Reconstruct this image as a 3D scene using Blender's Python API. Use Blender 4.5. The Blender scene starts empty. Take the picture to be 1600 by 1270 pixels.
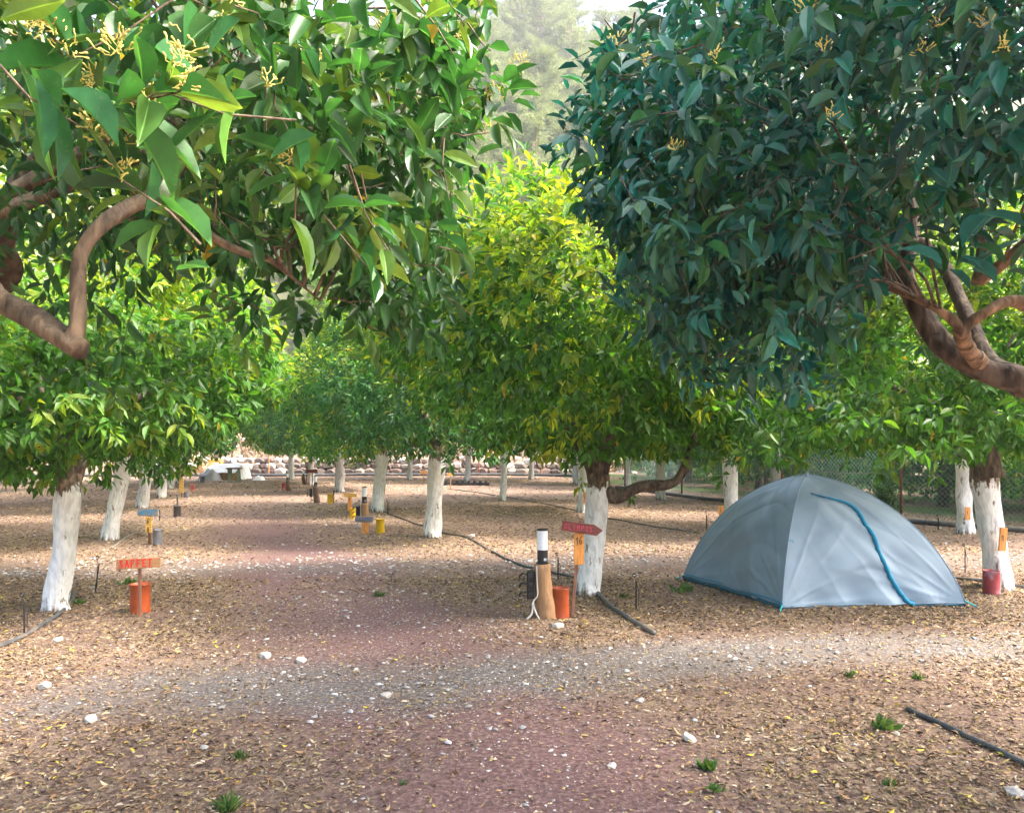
import bpy, math, random
import numpy as np
from mathutils import Vector, Matrix

# ------------------------------------------------------------------ camera, sky, sun, exposure
SC = bpy.context.scene
COL = SC.collection
CAM_H = 1.6
F = 1200.0                      # focal length in photograph pixels
HZ = 690.0                      # horizon row in the photograph
cam_d = bpy.data.cameras.new('camera')
cam = bpy.data.objects.new('camera', cam_d)
COL.objects.link(cam)
cam.location = (0, 0, CAM_H)
cam.rotation_euler = (math.radians(90), 0, 0)
cam_d.sensor_width = 36.0
cam_d.lens = 36.0 * F / 1600.0
cam_d.shift_y = (HZ - 635.0) / 1600.0
cam_d.clip_end = 2000
cam_d.clip_start = 0.05
SC.camera = cam

SUN_EL, SUN_AZ = math.radians(48), math.radians(98)     # azimuth clockwise from +Y (view direction)
world = bpy.data.worlds.new('World')
SC.world = world
world.use_nodes = True
wn = world.node_tree
wn.nodes.clear()
sky = wn.nodes.new('ShaderNodeTexSky')
sky.sky_type = 'NISHITA'
sky.sun_disc = False
sky.sun_elevation = SUN_EL
sky.sun_rotation = SUN_AZ
sky.air_density = 1.0
sky.dust_density = 6.0
bgn = wn.nodes.new('ShaderNodeBackground')
bgn.inputs['Strength'].default_value = 0.15
won = wn.nodes.new('ShaderNodeOutputWorld')
wn.links.new(sky.outputs[0], bgn.inputs[0])
wn.links.new(bgn.outputs[0], won.inputs[0])

sun_d = bpy.data.lights.new('sun', 'SUN')
sun_d.energy = 1.5
sun_d.angle = math.radians(11)
sun_d.color = (1.0, 0.95, 0.88)
sun = bpy.data.objects.new('sun', sun_d)
COL.objects.link(sun)
sdir = Vector((math.sin(SUN_AZ) * math.cos(SUN_EL), math.cos(SUN_AZ) * math.cos(SUN_EL), math.sin(SUN_EL)))
sun.rotation_euler = (-sdir).to_track_quat('-Z', 'Y').to_euler()

SC.view_settings.view_transform = 'Standard'
SC.view_settings.look = 'None'
SC.view_settings.exposure = 2.82
SC.view_settings.gamma = 1.0
SC.view_settings.use_curve_mapping = False
SC.render.engine = 'CYCLES'
SC.cycles.use_denoising = True
SC.cycles.max_bounces = 7
SC.cycles.diffuse_bounces = 5
SC.cycles.glossy_bounces = 2
SC.cycles.transmission_bounces = 5
SC.cycles.caustics_reflective = False
SC.cycles.caustics_refractive = False

# ------------------------------------------------------------------ helpers
RS = np.random.RandomState(7)
random.seed(7)


def gp(px, py):
    """ground point seen at a pixel of the photograph"""
    d = CAM_H * F / (py - HZ)
    return ((px - 800.0) / F * d, d)


def at(px, py, d):
    return np.array([(px - 800.0) / F * d, d, CAM_H - (py - HZ) / F * d])


def link(o, parent=None):
    COL.objects.link(o)
    if parent is not None:
        o.parent = parent
    return o


def tag(o, label=None, cat=None, group=None, kind=None):
    if label: o['label'] = label
    if cat: o['category'] = cat
    if group: o['group'] = group
    if kind: o['kind'] = kind
    return o


def empty(name, loc, rz=0.0, label=None, cat=None, group=None):
    o = bpy.data.objects.new(name, None)
    o.empty_display_size = 0.1
    o.location = loc
    o.rotation_euler = (0, 0, rz)
    COL.objects.link(o)
    return tag(o, label, cat, group)


def np_mesh(name, V, T, tint=None, mat=None, smooth=False):
    """triangles only, fast"""
    me = bpy.data.meshes.new(name)
    V = np.asarray(V, dtype=np.float32).reshape(-1, 3)
    T = np.asarray(T, dtype=np.int32).reshape(-1, 3)
    me.vertices.add(len(V))
    me.vertices.foreach_set('co', V.ravel())
    me.loops.add(len(T) * 3)
    me.loops.foreach_set('vertex_index', T.ravel())
    me.polygons.add(len(T))
    me.polygons.foreach_set('loop_start', np.arange(0, len(T) * 3, 3, dtype=np.int32))
    me.polygons.foreach_set('loop_total', np.full(len(T), 3, dtype=np.int32))
    if smooth:
        me.polygons.foreach_set('use_smooth', np.ones(len(T), dtype=bool))
    if tint is not None:
        a = me.attributes.new('tint', 'FLOAT_COLOR', 'POINT')
        c = np.ones((len(V), 4), dtype=np.float32)
        c[:, :tint.shape[1]] = tint
        a.data.foreach_set('color', c.ravel())
    if mat: me.materials.append(mat)
    me.update(calc_edges=True)
    return me


class MB:
    """collects shapes, builds ONE mesh object"""
    def __init__(self):
        self.v, self.f = [], []

    def add(self, v, f):
        b = len(self.v)
        self.v += [tuple(float(c) for c in p) for p in v]
        self.f += [tuple(i + b for i in q) for q in f]
        return self

    def box(self, c, s, rot=None, jit=0.0):
        x, y, z = s[0] / 2, s[1] / 2, s[2] / 2
        V = [Vector((a, b, d)) for a in (-x, x) for b in (-y, y) for d in (-z, z)]
        if jit: V = [p + Vector((random.uniform(-jit, jit), random.uniform(-jit, jit), random.uniform(-jit, jit))) for p in V]
        if rot is not None: V = [rot @ p for p in V]
        V = [p + Vector(c) for p in V]
        return self.add(V, [(0, 1, 3, 2), (4, 6, 7, 5), (0, 4, 5, 1), (2, 3, 7, 6), (0, 2, 6, 4), (1, 5, 7, 3)])

    def prism(self, pts, y0, y1):
        """outline in x,z extruded along y"""
        n = len(pts)
        V = [(p[0], y0, p[1]) for p in pts] + [(p[0], y1, p[1]) for p in pts]
        Fs = [tuple(range(n)), tuple(reversed(range(n, 2 * n)))] + [(i, i + n, (i + 1) % n + n, (i + 1) % n) for i in range(n)]
        return self.add(V, Fs)

    def lathe(self, prof, n=20, c=(0, 0, 0), wob=0.0):
        V, Fs = [], []
        for i, (r, z) in enumerate(prof):
            for k in range(n):
                a = 2 * math.pi * k / n
                rr = r * (1 + wob * math.sin(3 * a + i) + wob * .6 * math.sin(7 * a - 2 * i))
                V.append((c[0] + rr * math.cos(a), c[1] + rr * math.sin(a), c[2] + z))
        for i in range(len(prof) - 1):
            for k in range(n):
                k2 = (k + 1) % n
                Fs.append((i * n + k, i * n + k2, (i + 1) * n + k2, (i + 1) * n + k))
        return self.add(V, Fs)

    def tube(self, pts, radii, n=8, bump=0.0, seed=0, cap=True):
        V, T = tube(pts, radii, n, bump, seed, cap)
        return self.add(V, T)

    def build(self, name, mat, parent=None, loc=None, smooth=False, bevel=0.0):
        me = bpy.data.meshes.new(name)
        me.from_pydata(self.v, [], self.f)
        if mat: me.materials.append(mat)
        if smooth:
            me.polygons.foreach_set('use_smooth', np.ones(len(me.polygons), dtype=bool))
        me.update()
        o = bpy.data.objects.new(name, me)
        if loc is not None: o.location = loc
        link(o, parent)
        if bevel:
            m = o.modifiers.new('b', 'BEVEL'); m.width = bevel; m.segments = 2; m.limit_method = 'ANGLE'
        return o


def smooth_path(pts, k=4):
    P = [np.array(p, float) for p in pts]
    if len(P) < 3: k = max(k, 1)
    P = [2 * P[0] - P[1]] + P + [2 * P[-1] - P[-2]]
    out = []
    for i in range(1, len(P) - 2):
        for j in range(k):
            t = j / k
            a, b, c, d = P[i - 1], P[i], P[i + 1], P[i + 2]
            out.append(0.5 * ((2 * b) + (-a + c) * t + (2 * a - 5 * b + 4 * c - d) * t * t + (-a + 3 * b - 3 * c + d) * t ** 3))
    out.append(P[-2])
    return out


def tube(pts, radii, n=8, bump=0.0, seed=0, cap=True):
    """pts (m,3), radii (m) -> verts, tri/quad faces"""
    pts = [np.array(p, float) for p in pts]
    m = len(pts)
    if np.isscalar(radii): radii = [radii] * m
    if len(radii) != m:
        radii = np.interp(np.linspace(0, 1, m), np.linspace(0, 1, len(radii)), radii)
    rs = np.random.RandomState(seed)
    ph = rs.uniform(0, 6.28, 6)
    V, Fs = [], []
    up = None
    for i in range(m):
        t = pts[min(i + 1, m - 1)] - pts[max(i - 1, 0)]
        t = t / (np.linalg.norm(t) + 1e-9)
        if up is None:
            up = np.array([1.0, 0, 0]) if abs(t[0]) < .8 else np.array([0, 1.0, 0])
        u = up - t * np.dot(up, t); u /= np.linalg.norm(u) + 1e-9
        w = np.cross(t, u)
        up = u
        s = i / max(m - 1, 1) * 9
        for k in range(n):
            a = 2 * math.pi * k / n
            r = radii[i] * (1 + bump * (math.sin(3 * a + ph[0] + s * .5) * .5 + math.sin(5 * a + ph[1] - s * 1.3) * .35 + math.sin(s * 2.1 + 2 * a + ph[2]) * .6))
            V.append(pts[i] + r * (math.cos(a) * u + math.sin(a) * w))
    for i in range(m - 1):
        for k in range(n):
            k2 = (k + 1) % n
            Fs.append((i * n + k, i * n + k2, (i + 1) * n + k2, (i + 1) * n + k))
    if cap:
        Fs.append(tuple(reversed(range(n))))
        Fs.append(tuple(range((m - 1) * n, m * n)))
    return V, Fs


def vnoise(x, y, s=1.0, seed=0):
    """smooth value noise 0..1"""
    x = np.asarray(x, float) / s; y = np.asarray(y, float) / s
    xi = np.floor(x).astype(int); yi = np.floor(y).astype(int)
    fx = x - xi; fy = y - yi
    fx = fx * fx * (3 - 2 * fx); fy = fy * fy * (3 - 2 * fy)
    def h(a, b):
        n = (a * 374761393 + b * 668265263 + seed * 974634777) & 0xffffffff
        n = ((n ^ (n >> 13)) * 1274126177) & 0xffffffff
        return ((n ^ (n >> 16)) & 0xffff) / 65535.0
    return (h(xi, yi) * (1 - fx) + h(xi + 1, yi) * fx) * (1 - fy) + (h(xi, yi + 1) * (1 - fx) + h(xi + 1, yi + 1) * fx) * fy


def fbm(x, y, s=1.0, seed=0):
    return (vnoise(x, y, s, seed) * .55 + vnoise(x, y, s / 2.1, seed + 1) * .28 + vnoise(x, y, s / 4.3, seed + 2) * .17)


# ------------------------------------------------------------------ materials
def mat_new(name):
    m = bpy.data.materials.new(name)
    m.use_nodes = True
    nt = m.node_tree
    return m, nt, nt.nodes['Principled BSDF'], nt.nodes['Material Output']


def nd(nt, t, **kw):
    n = nt.nodes.new(t)
    for k, v in kw.items():
        if k in n.inputs: n.inputs[k].default_value = v
        else: setattr(n, k, v)
    return n


def ramp(nt, src, stops):
    r = nt.nodes.new('ShaderNodeValToRGB')
    e = r.color_ramp.elements
    while len(e) > 1: e.remove(e[0])
    e[0].position = stops[0][0]; e[0].color = stops[0][1]
    for p, c in stops[1:]:
        x = e.new(p); x.color = c
    nt.links.new(src, r.inputs[0])
    return r.outputs[0]


def mixc(nt, fac, a, b, mode='MIX'):
    m = nt.nodes.new('ShaderNodeMix'); m.data_type = 'RGBA'; m.blend_type = mode
    for i, v in ((0, fac), (6, a), (7, b)):
        if isinstance(v, (int, float)): m.inputs[i].default_value = v
        elif isinstance(v, tuple): m.inputs[i].default_value = v
        else: nt.links.new(v, m.inputs[i])
    return m.outputs[2]


def g4(v): return (v, v, v, 1)


def simple_mat(name, col, rough=.6, var=.25, scale=8.0, metal=0.0, bump=.15, spec=.5, dirt=None):
    m, nt, bs, out = mat_new(name)
    tc = nt.nodes.new('ShaderNodeTexCoord')
    nz = nd(nt, 'ShaderNodeTexNoise', Scale=scale, Detail=5.0)
    nt.links.new(tc.outputs['Object'], nz.inputs['Vector'])
    f = ramp(nt, nz.outputs[0], [(.3, g4(1 - var)), (.7, g4(1 + var * .4))])
    c = mixc(nt, 1.0, (*col, 1), f, 'MULTIPLY')
    if dirt:
        n2 = nd(nt, 'ShaderNodeTexNoise', Scale=scale * .45, Detail=6.0)
        nt.links.new(tc.outputs['Object'], n2.inputs['Vector'])
        d = ramp(nt, n2.outputs[0], [(.5, g4(0)), (.68, g4(.8))])
        c = mixc(nt, d, c, (*dirt, 1))
    nt.links.new(c, bs.inputs['Base Color'])
    bs.inputs['Roughness'].default_value = rough
    bs.inputs['Metallic'].default_value = metal
    bs.inputs['Specular IOR Level'].default_value = spec
    if bump:
        b = nd(nt, 'ShaderNodeBump', Strength=bump, Distance=.01)
        n3 = nd(nt, 'ShaderNodeTexNoise', Scale=scale * 5, Detail=4.0)
        nt.links.new(tc.outputs['Object'], n3.inputs['Vector'])
        nt.links.new(n3.outputs[0], b.inputs['Height'])
        nt.links.new(b.outputs[0], bs.inputs['Normal'])
    return m


def wood_mat(name, col, vert=True, dirt=(.12, .06, .03)):
    m, nt, bs, out = mat_new(name)
    tc = nt.nodes.new('ShaderNodeTexCoord')
    mp = nt.nodes.new('ShaderNodeMapping')
    mp.inputs['Scale'].default_value = (40, 40, 4) if vert else (4, 40, 40)
    nt.links.new(tc.outputs['Object'], mp.inputs[0])
    nz = nd(nt, 'ShaderNodeTexNoise', Scale=1.5, Detail=6.0, Distortion=.6)
    nt.links.new(mp.outputs[0], nz.inputs['Vector'])
    f = ramp(nt, nz.outputs[0], [(.3, g4(.55)), (.5, g4(.95)), (.75, g4(1.15))])
    c = mixc(nt, 1.0, (*col, 1), f, 'MULTIPLY')
    n2 = nd(nt, 'ShaderNodeTexNoise', Scale=9.0, Detail=5.0)
    nt.links.new(tc.outputs['Object'], n2.inputs['Vector'])
    d = ramp(nt, n2.outputs[0], [(.55, g4(0)), (.75, g4(.6))])
    c = mixc(nt, d, c, (*dirt, 1))
    nt.links.new(c, bs.inputs['Base Color'])
    bs.inputs['Roughness'].default_value = .7
    b = nd(nt, 'ShaderNodeBump', Strength=.3, Distance=.004)
    nt.links.new(nz.outputs[0], b.inputs['Height'])
    nt.links.new(b.outputs[0], bs.inputs['Normal'])
    return m


def leaf_mat(name, rough=.45, trans=.48, gain=(1.7, 1.55, .7), spec=.4):
    m, nt, bs, out = mat_new(name)
    at_ = nd(nt, 'ShaderNodeAttribute', attribute_name='tint')
    geo = nt.nodes.new('ShaderNodeNewGeometry')
    tc = nt.nodes.new('ShaderNodeTexCoord')
    nz = nd(nt, 'ShaderNodeTexNoise', Scale=22.0, Detail=3.0)
    nt.links.new(geo.outputs['Position'], nz.inputs['Vector'])
    f = ramp(nt, nz.outputs[0], [(.3, g4(.68)), (.7, g4(1.25))])
    c = mixc(nt, 1.0, at_.outputs['Color'], f, 'MULTIPLY')
    dz = nd(nt, 'ShaderNodeTexNoise', Scale=160.0, Detail=2.0)
    nt.links.new(geo.outputs['Position'], dz.inputs['Vector'])
    c = mixc(nt, ramp(nt, dz.outputs[0], [(.62, g4(0)), (.74, g4(.35))]), c, (.20, .19, .10, 1))
    # the underside is paler and duller than the top
    under = mixc(nt, .28, c, (.11, .19, .06, 1))
    c2 = mixc(nt, geo.outputs['Backfacing'], c, under)
    nt.links.new(c2, bs.inputs['Base Color'])
    bs.inputs['Roughness'].default_value = rough
    bs.inputs['Specular IOR Level'].default_value = spec
    tr = nt.nodes.new('ShaderNodeBsdfTranslucent')
    ct = mixc(nt, 1.0, c, (*gain, 1), 'MULTIPLY')
    nt.links.new(ct, tr.inputs['Color'])
    mx = nt.nodes.new('ShaderNodeMixShader')
    mx.inputs[0].default_value = trans
    nt.links.new(bs.outputs[0], mx.inputs[1])
    nt.links.new(tr.outputs[0], mx.inputs[2])
    nt.links.new(mx.outputs[0], out.inputs['Surface'])
    return m


def tint_mat(name, rough=.8, spec=.3):
    m, nt, bs, out = mat_new(name)
    at_ = nd(nt, 'ShaderNodeAttribute', attribute_name='tint')
    nt.links.new(at_.outputs['Color'], bs.inputs['Base Color'])
    bs.inputs['Roughness'].default_value = rough
    bs.inputs['Specular IOR Level'].default_value = spec
    return m


def bark_mat(name, paint_top=None, col=(.135, .095, .062), paint=(.86, .86, .85)):
    m, nt, bs, out = mat_new(name)
    tc = nt.nodes.new('ShaderNodeTexCoord')
    mp = nt.nodes.new('ShaderNodeMapping'); mp.inputs['Scale'].default_value = (1, 1, .35)
    nt.links.new(tc.outputs['Object'], mp.inputs[0])
    nz = nd(nt, 'ShaderNodeTexNoise', Scale=26.0, Detail=7.0, Distortion=.4)
    nt.links.new(mp.outputs[0], nz.inputs['Vector'])
    nb = nd(nt, 'ShaderNodeTexNoise', Scale=6.0, Detail=8.0, Roughness=.65)
    nt.links.new(tc.outputs['Object'], nb.inputs['Vector'])
    c = ramp(nt, nz.outputs[0], [(.33, (*[x * .30 for x in col], 1)), (.5, (*col, 1)), (.68, (*[min(1, x * 2.1) for x in col], 1))])
    c = mixc(nt, ramp(nt, nb.outputs[0], [(.45, g4(0)), (.7, g4(.5))]), c, (.26, .2, .15, 1))
    h = nz.outputs[0]
    if paint_top is not None:
        sep = nt.nodes.new('ShaderNodeSeparateXYZ')
        nt.links.new(tc.outputs['Object'], sep.inputs[0])
        # height + ragged noise
        ma = nd(nt, 'ShaderNodeMath', operation='MULTIPLY_ADD')
        nt.links.new(nb.outputs[0], ma.inputs[0]); ma.inputs[1].default_value = .45
        nt.links.new(sep.outputs[2], ma.inputs[2])
        n4 = nd(nt, 'ShaderNodeTexNoise', Scale=30.0, Detail=3.0)
        mp2 = nt.nodes.new('ShaderNodeMapping'); mp2.inputs['Scale'].default_value = (1, 1, .12)
        nt.links.new(tc.outputs['Object'], mp2.inputs[0]); nt.links.new(mp2.outputs[0], n4.inputs['Vector'])
        ma2 = nd(nt, 'ShaderNodeMath', operation='MULTIPLY_ADD')
        nt.links.new(n4.outputs[0], ma2.inputs[0]); ma2.inputs[1].default_value = .35
        nt.links.new(ma.outputs[0], ma2.inputs[2])
        off = .40
        top = ramp(nt, ma2.outputs[0], [(0.0, g4(1)), (1.0, g4(1))])
        mr = nd(nt, 'ShaderNodeMapRange')
        nt.links.new(ma2.outputs[0], mr.inputs[0])
        mr.inputs[1].default_value = paint_top + off - .015; mr.inputs[2].default_value = paint_top + off + .015
        mr.inputs[3].default_value = 1; mr.inputs[4].default_value = 0
        mr2 = nd(nt, 'ShaderNodeMapRange')
        nt.links.new(ma2.outputs[0], mr2.inputs[0])
        mr2.inputs[1].default_value = off + .0; mr2.inputs[2].default_value = off + .10
        mr2.inputs[3].default_value = 0; mr2.inputs[4].default_value = 1
        mm = nd(nt, 'ShaderNodeMath', operation='MULTIPLY')
        nt.links.new(mr.outputs[0], mm.inputs[0]); nt.links.new(mr2.outputs[0], mm.inputs[1])
        # worn spots and streaks where bark shows through
        ns = nd(nt, 'ShaderNodeTexNoise', Scale=9.0, Detail=8.0, Roughness=.7)
        mp3 = nt.nodes.new('ShaderNodeMapping'); mp3.inputs['Scale'].default_value = (1.6, 1.6, .45)
        nt.links.new(tc.outputs['Object'], mp3.inputs[0]); nt.links.new(mp3.outputs[0], ns.inputs['Vector'])
        worn = ramp(nt, ns.outputs[0], [(.60, g4(1)), (.64, g4(.1))])
        m3 = nd(nt, 'ShaderNodeMath', operation='MULTIPLY')
        nt.links.new(mm.outputs[0], m3.inputs[0]); nt.links.new(worn, m3.inputs[1])
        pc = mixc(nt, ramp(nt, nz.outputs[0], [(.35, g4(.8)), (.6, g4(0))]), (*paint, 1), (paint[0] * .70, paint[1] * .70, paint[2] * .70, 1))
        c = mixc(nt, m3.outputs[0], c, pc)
    nt.links.new(c, bs.inputs['Base Color'])
    bs.inputs['Roughness'].default_value = .85
    b = nd(nt, 'ShaderNodeBump', Strength=.9, Distance=.02)
    nt.links.new(h, b.inputs['Height'])
    nt.links.new(b.outputs[0], bs.inputs['Normal'])
    return m


M = {}
M['leaf'] = leaf_mat('citrus_leaf')
M['leaf_near'] = leaf_mat('citrus_leaf_glossy', rough=.36, trans=.32, spec=.5)
M['leaf_flare_blue'] = leaf_mat('citrus_leaf_flare_blue', rough=.4, trans=.22, gain=(1.0, 1.3, .8), spec=.5)  # near right crown: leaf green shifted to carry the blue lens flare
M['needle'] = leaf_mat('pine_needles', rough=.7, trans=.3, gain=(1.2, 1.2, .8), spec=.2)
M['litter'] = tint_mat('fallen_leaf', .75)
M['pebble'] = tint_mat('pebble', .8)
M['grass'] = leaf_mat('weed_blade', rough=.5, trans=.35)
M['bark'] = bark_mat('citrus_bark')
M['bark_sunlit'] = bark_mat('citrus_bark_sunlit', col=(.22, .135, .08))  # sunlight on the near right branches put into the bark colour
M['bark_dark'] = bark_mat('citrus_bark_dark', col=(.085, .06, .045))
M['painted'] = bark_mat('whitewashed_trunk', 1.32)
M['painted_short'] = bark_mat('whitewashed_short_trunk', 1.13)
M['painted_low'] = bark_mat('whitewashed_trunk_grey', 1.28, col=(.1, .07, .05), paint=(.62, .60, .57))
M['pine_bark'] = bark_mat('pine_bark', col=(.3, .2, .15))
M['orange_wood'] = wood_mat('orange_stained_board', (.72, .30, .07), dirt=(.45, .2, .06))
M['tan_wood'] = wood_mat('tan_board', (.42, .22, .10), vert=False)
M['post_wood'] = wood_mat('post_wood', (.22, .10, .06))
M['red_wood'] = wood_mat('maroon_board', (.20, .055, .045), vert=False, dirt=(.12, .06, .05))
M['grey_wood'] = wood_mat('grey_board', (.30, .25, .22), vert=False)
M['yellow_wood'] = wood_mat('yellow_board', (.70, .42, .10), vert=False, dirt=(.5, .3, .1))
M['dark_wood'] = wood_mat('dark_board', (.10, .06, .045), vert=False)
M['log_wood'] = wood_mat('peeled_log', (.36, .20, .095), dirt=(.28, .14, .07))
M['log_dark'] = wood_mat('dark_log', (.16, .09, .06))
M['red_paint'] = simple_mat('red_paint', (.70, .02, .02), .5, .2, 40, bump=0)
M['pink_paint'] = simple_mat('pink_paint', (.62, .07, .13), .5, .3, 60, bump=0)
M['blue_paint'] = simple_mat('blue_paint', (.0, .30, .62), .5, .2, 40, bump=0)
M['slate_paint'] = simple_mat('slate_blue_paint', (.10, .20, .42), .5, .2, 40, bump=0)
M['ink'] = simple_mat('dark_ink', (.05, .035, .02), .5, .2, 40, bump=0)
M['green_paint'] = simple_mat('green_paint', (.08, .35, .05), .5, .2, 40, bump=0)
M['orange_tin'] = simple_mat('orange_tin', (.44, .085, .025), .38, .35, 7, dirt=(.25, .06, .03))
M['yellow_tin'] = simple_mat('yellow_tin', (.72, .45, .01), .45, .2, 7, dirt=(.45, .28, .02))
M['grey_tin'] = simple_mat('grey_tin', (.20, .21, .24), .45, .3, 9, metal=.3)
M['black_tin'] = simple_mat('black_bucket', (.06, .05, .05), .5, .3, 9)
M['red_tin'] = simple_mat('red_tin', (.55, .05, .04), .45, .3, 9)
M['pink_tin'] = simple_mat('pink_bucket', (.72, .20, .18), .5, .2, 9)
M['patchy_tin'] = simple_mat('peeling_tin', (.36, .06, .07), .55, .3, 18, dirt=(.50, .42, .55))
M['white_plastic'] = simple_mat('frosted_diffuser', (.82, .86, .90), .35, .05, 5, bump=0)
M['black_plastic'] = simple_mat('black_plastic', (.018, .018, .02), .4, .2, 20, bump=.05)
M['hose'] = simple_mat('grey_hose', (.075, .08, .085), .6, .45, 9, dirt=(.18, .14, .11))
M['pale_hose'] = simple_mat('dusty_hose', (.22, .19, .16), .7, .3, 9)
M['white_cable'] = simple_mat('white_cable', (.5, .48, .46), .5, .2, 20, bump=0)
M['label_white'] = simple_mat('white_sticker', (.6, .65, .68), .5, .2, 80, bump=0)
M['rust'] = simple_mat('rusty_steel', (.20, .065, .045), .7, .4, 12)
M['wire'] = simple_mat('green_wire', (.13, .25, .23), .5, .2, 12, bump=0)
M['white_sheet'] = simple_mat('white_tarp', (.82, .82, .84), .7, .15, 3)
M['grey_sheet'] = simple_mat('grey_tarp', (.24, .24, .24), .7, .3, 3)
M['green_legs'] = simple_mat('pale_green_paint', (.22, .30, .18), .6, .3, 12)
M['blossom'] = simple_mat('citrus_blossom', (.62, .52, .13), .55, .2, 60, bump=0)
M['white_flower'] = simple_mat('white_flower', (.8, .8, .72), .5, .1, 40, bump=0)
M['teal'] = simple_mat('teal_zip', (.0, .24, .42), .5, .2, 30, bump=0)
M['teal_dark'] = simple_mat('dark_teal_tub', (.012, .10, .16), .5, .25, 10)
M['cyan'] = simple_mat('cyan_strap', (.0, .42, .45), .5, .2, 30, bump=0)


def tent_mat(name, col):
    m, nt, bs, out = mat_new(name)
    tc = nt.nodes.new('ShaderNodeTexCoord')
    nz = nd(nt, 'ShaderNodeTexNoise', Scale=3.0, Detail=5.0)
    nt.links.new(tc.outputs['Object'], nz.inputs['Vector'])
    f = ramp(nt, nz.outputs[0], [(.3, g4(.88)), (.7, g4(1.06))])
    c = mixc(nt, 1.0, (*col, 1), f, 'MULTIPLY')
    nt.links.new(c, bs.inputs['Base Color'])
    bs.inputs['Roughness'].default_value = .48
    bs.inputs['Specular IOR Level'].default_value = .45
    mp = nt.nodes.new('ShaderNodeMapping'); mp.inputs['Rotation'].default_value = (0, .42, .2); mp.inputs['Scale'].default_value = (1.0, 1.0, 2.2)
    nt.links.new(tc.outputs['Object'], mp.inputs[0])
    w = nd(nt, 'ShaderNodeTexNoise', Scale=1.5, Detail=3.0, Distortion=.5)
    w.noise_type = 'RIDGED_MULTIFRACTAL'
    nt.links.new(mp.outputs[0], w.inputs['Vector'])
    b = nd(nt, 'ShaderNodeBump', Strength=.4, Distance=.04)
    nt.links.new(w.outputs[0], b.inputs['Height'])
    nt.links.new(b.outputs[0], bs.inputs['Normal'])
    tr = nt.nodes.new('ShaderNodeBsdfTranslucent')
    nt.links.new(c, tr.inputs['Color'])
    mx = nt.nodes.new('ShaderNodeMixShader'); mx.inputs[0].default_value = .12
    nt.links.new(bs.outputs[0], mx.inputs[1]); nt.links.new(tr.outputs[0], mx.inputs[2])
    nt.links.new(mx.outputs[0], out.inputs['Surface'])
    return m


M['tent'] = tent_mat('grey_blue_tent_fabric', (.25, .345, .44))


# ------------------------------------------------------------------ ground
def soil_masks(x, y):
    """red path, grey gravel, litter, grass (0..1 each) at world x,y"""
    x = np.asarray(x, float); y = np.asarray(y, float)
    wob = (fbm(x, y, 2.2, 11) - .5)
    c = -1.75 - .437 * (y - 7.8)
    dist = np.abs(x - c + wob * 1.0)
    red = np.clip(1.25 - dist / (1.25 - .1 * np.clip((y - 8) / 8, 0, 1)), 0, 1) * np.clip((25 - y) / 14, 0, 1)
    red = np.maximum(red, .5 * np.clip(fbm(x, y, 1.7, 31) * 2.6 - 1.35, 0, 1))
    red = np.maximum(red, np.clip((3.9 - y) / 1.2, 0, 1) * np.clip(1.35 - np.abs(x - .5 + wob) / 1.2, 0, 1))
    yc = 5.35 + .2 * np.clip(x, -4, 4) + wob * .8
    grey = np.clip(1.25 - np.abs(y - yc) / .75, 0, 1) * np.clip((x + 3.6) / 1.2, .1, 1) * np.clip(.35 + 1.1 * fbm(x, y, .8, 91), 0, 1)
    yc2 = 10.0 + .08 * x + wob * 1.0
    band = np.clip(1.3 - np.abs(y - yc2) / .9, 0, 1) * np.clip((y > 7), 0, 1)
    litter = 1 - np.clip(red * .95 + grey * .92 + band * .65, 0, .90) * np.clip(.55 + fbm(x, y, .55, 66), 0, 1.15)
    litter *= np.clip(.42 + 1.5 * (fbm(x, y, .9, 5) - .25), .15, 1)
    # beyond the fence line: grass
    fx = np.interp(y, [11, 13.4, 15.4, 18.5, 22.6, 29, 36], [12, 9.6, 7.8, 6.5, 5.0, 3.2, 1.5])
    grass = np.clip((x - fx - .3) / .6, 0, 1)
    lx = np.interp(y, [8, 14, 25, 40], [-9, -12, -19, -27])
    grass = np.maximum(grass, np.clip((lx - x) / 2, 0, .8))
    grass = grass * np.clip(.4 + 1.3 * (fbm(x, y, 2.6, 77)), 0, 1)
    u = (x + .43 * y)
    grass = grass * np.clip(.45 + .9 * np.sin(u * 1.9) + .8 * (fbm(x, y, 1.2, 78) - .4), 0, 1)
    return red, grey, band, litter * (1 - grass), grass


def ground_z(x, y):
    x = np.asarray(x, float); y = np.asarray(y, float)
    z = (fbm(x, y, 1.6, 3) - .5) * .05 * np.clip((y - 1.0) / 4, 0, 1) + (fbm(x, y, .35, 8) - .5) * .014
    # the bank behind the dry stone wall
    by = np.interp(x, [-40, -15, 2, 6, 40], [37, 38.2, 38.6, 46, 60])
    z = z + np.clip((y - by) / 5.0, 0, 1) * 2.2 + np.clip(y - by - 5, 0, 60) * .12
    return z


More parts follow.
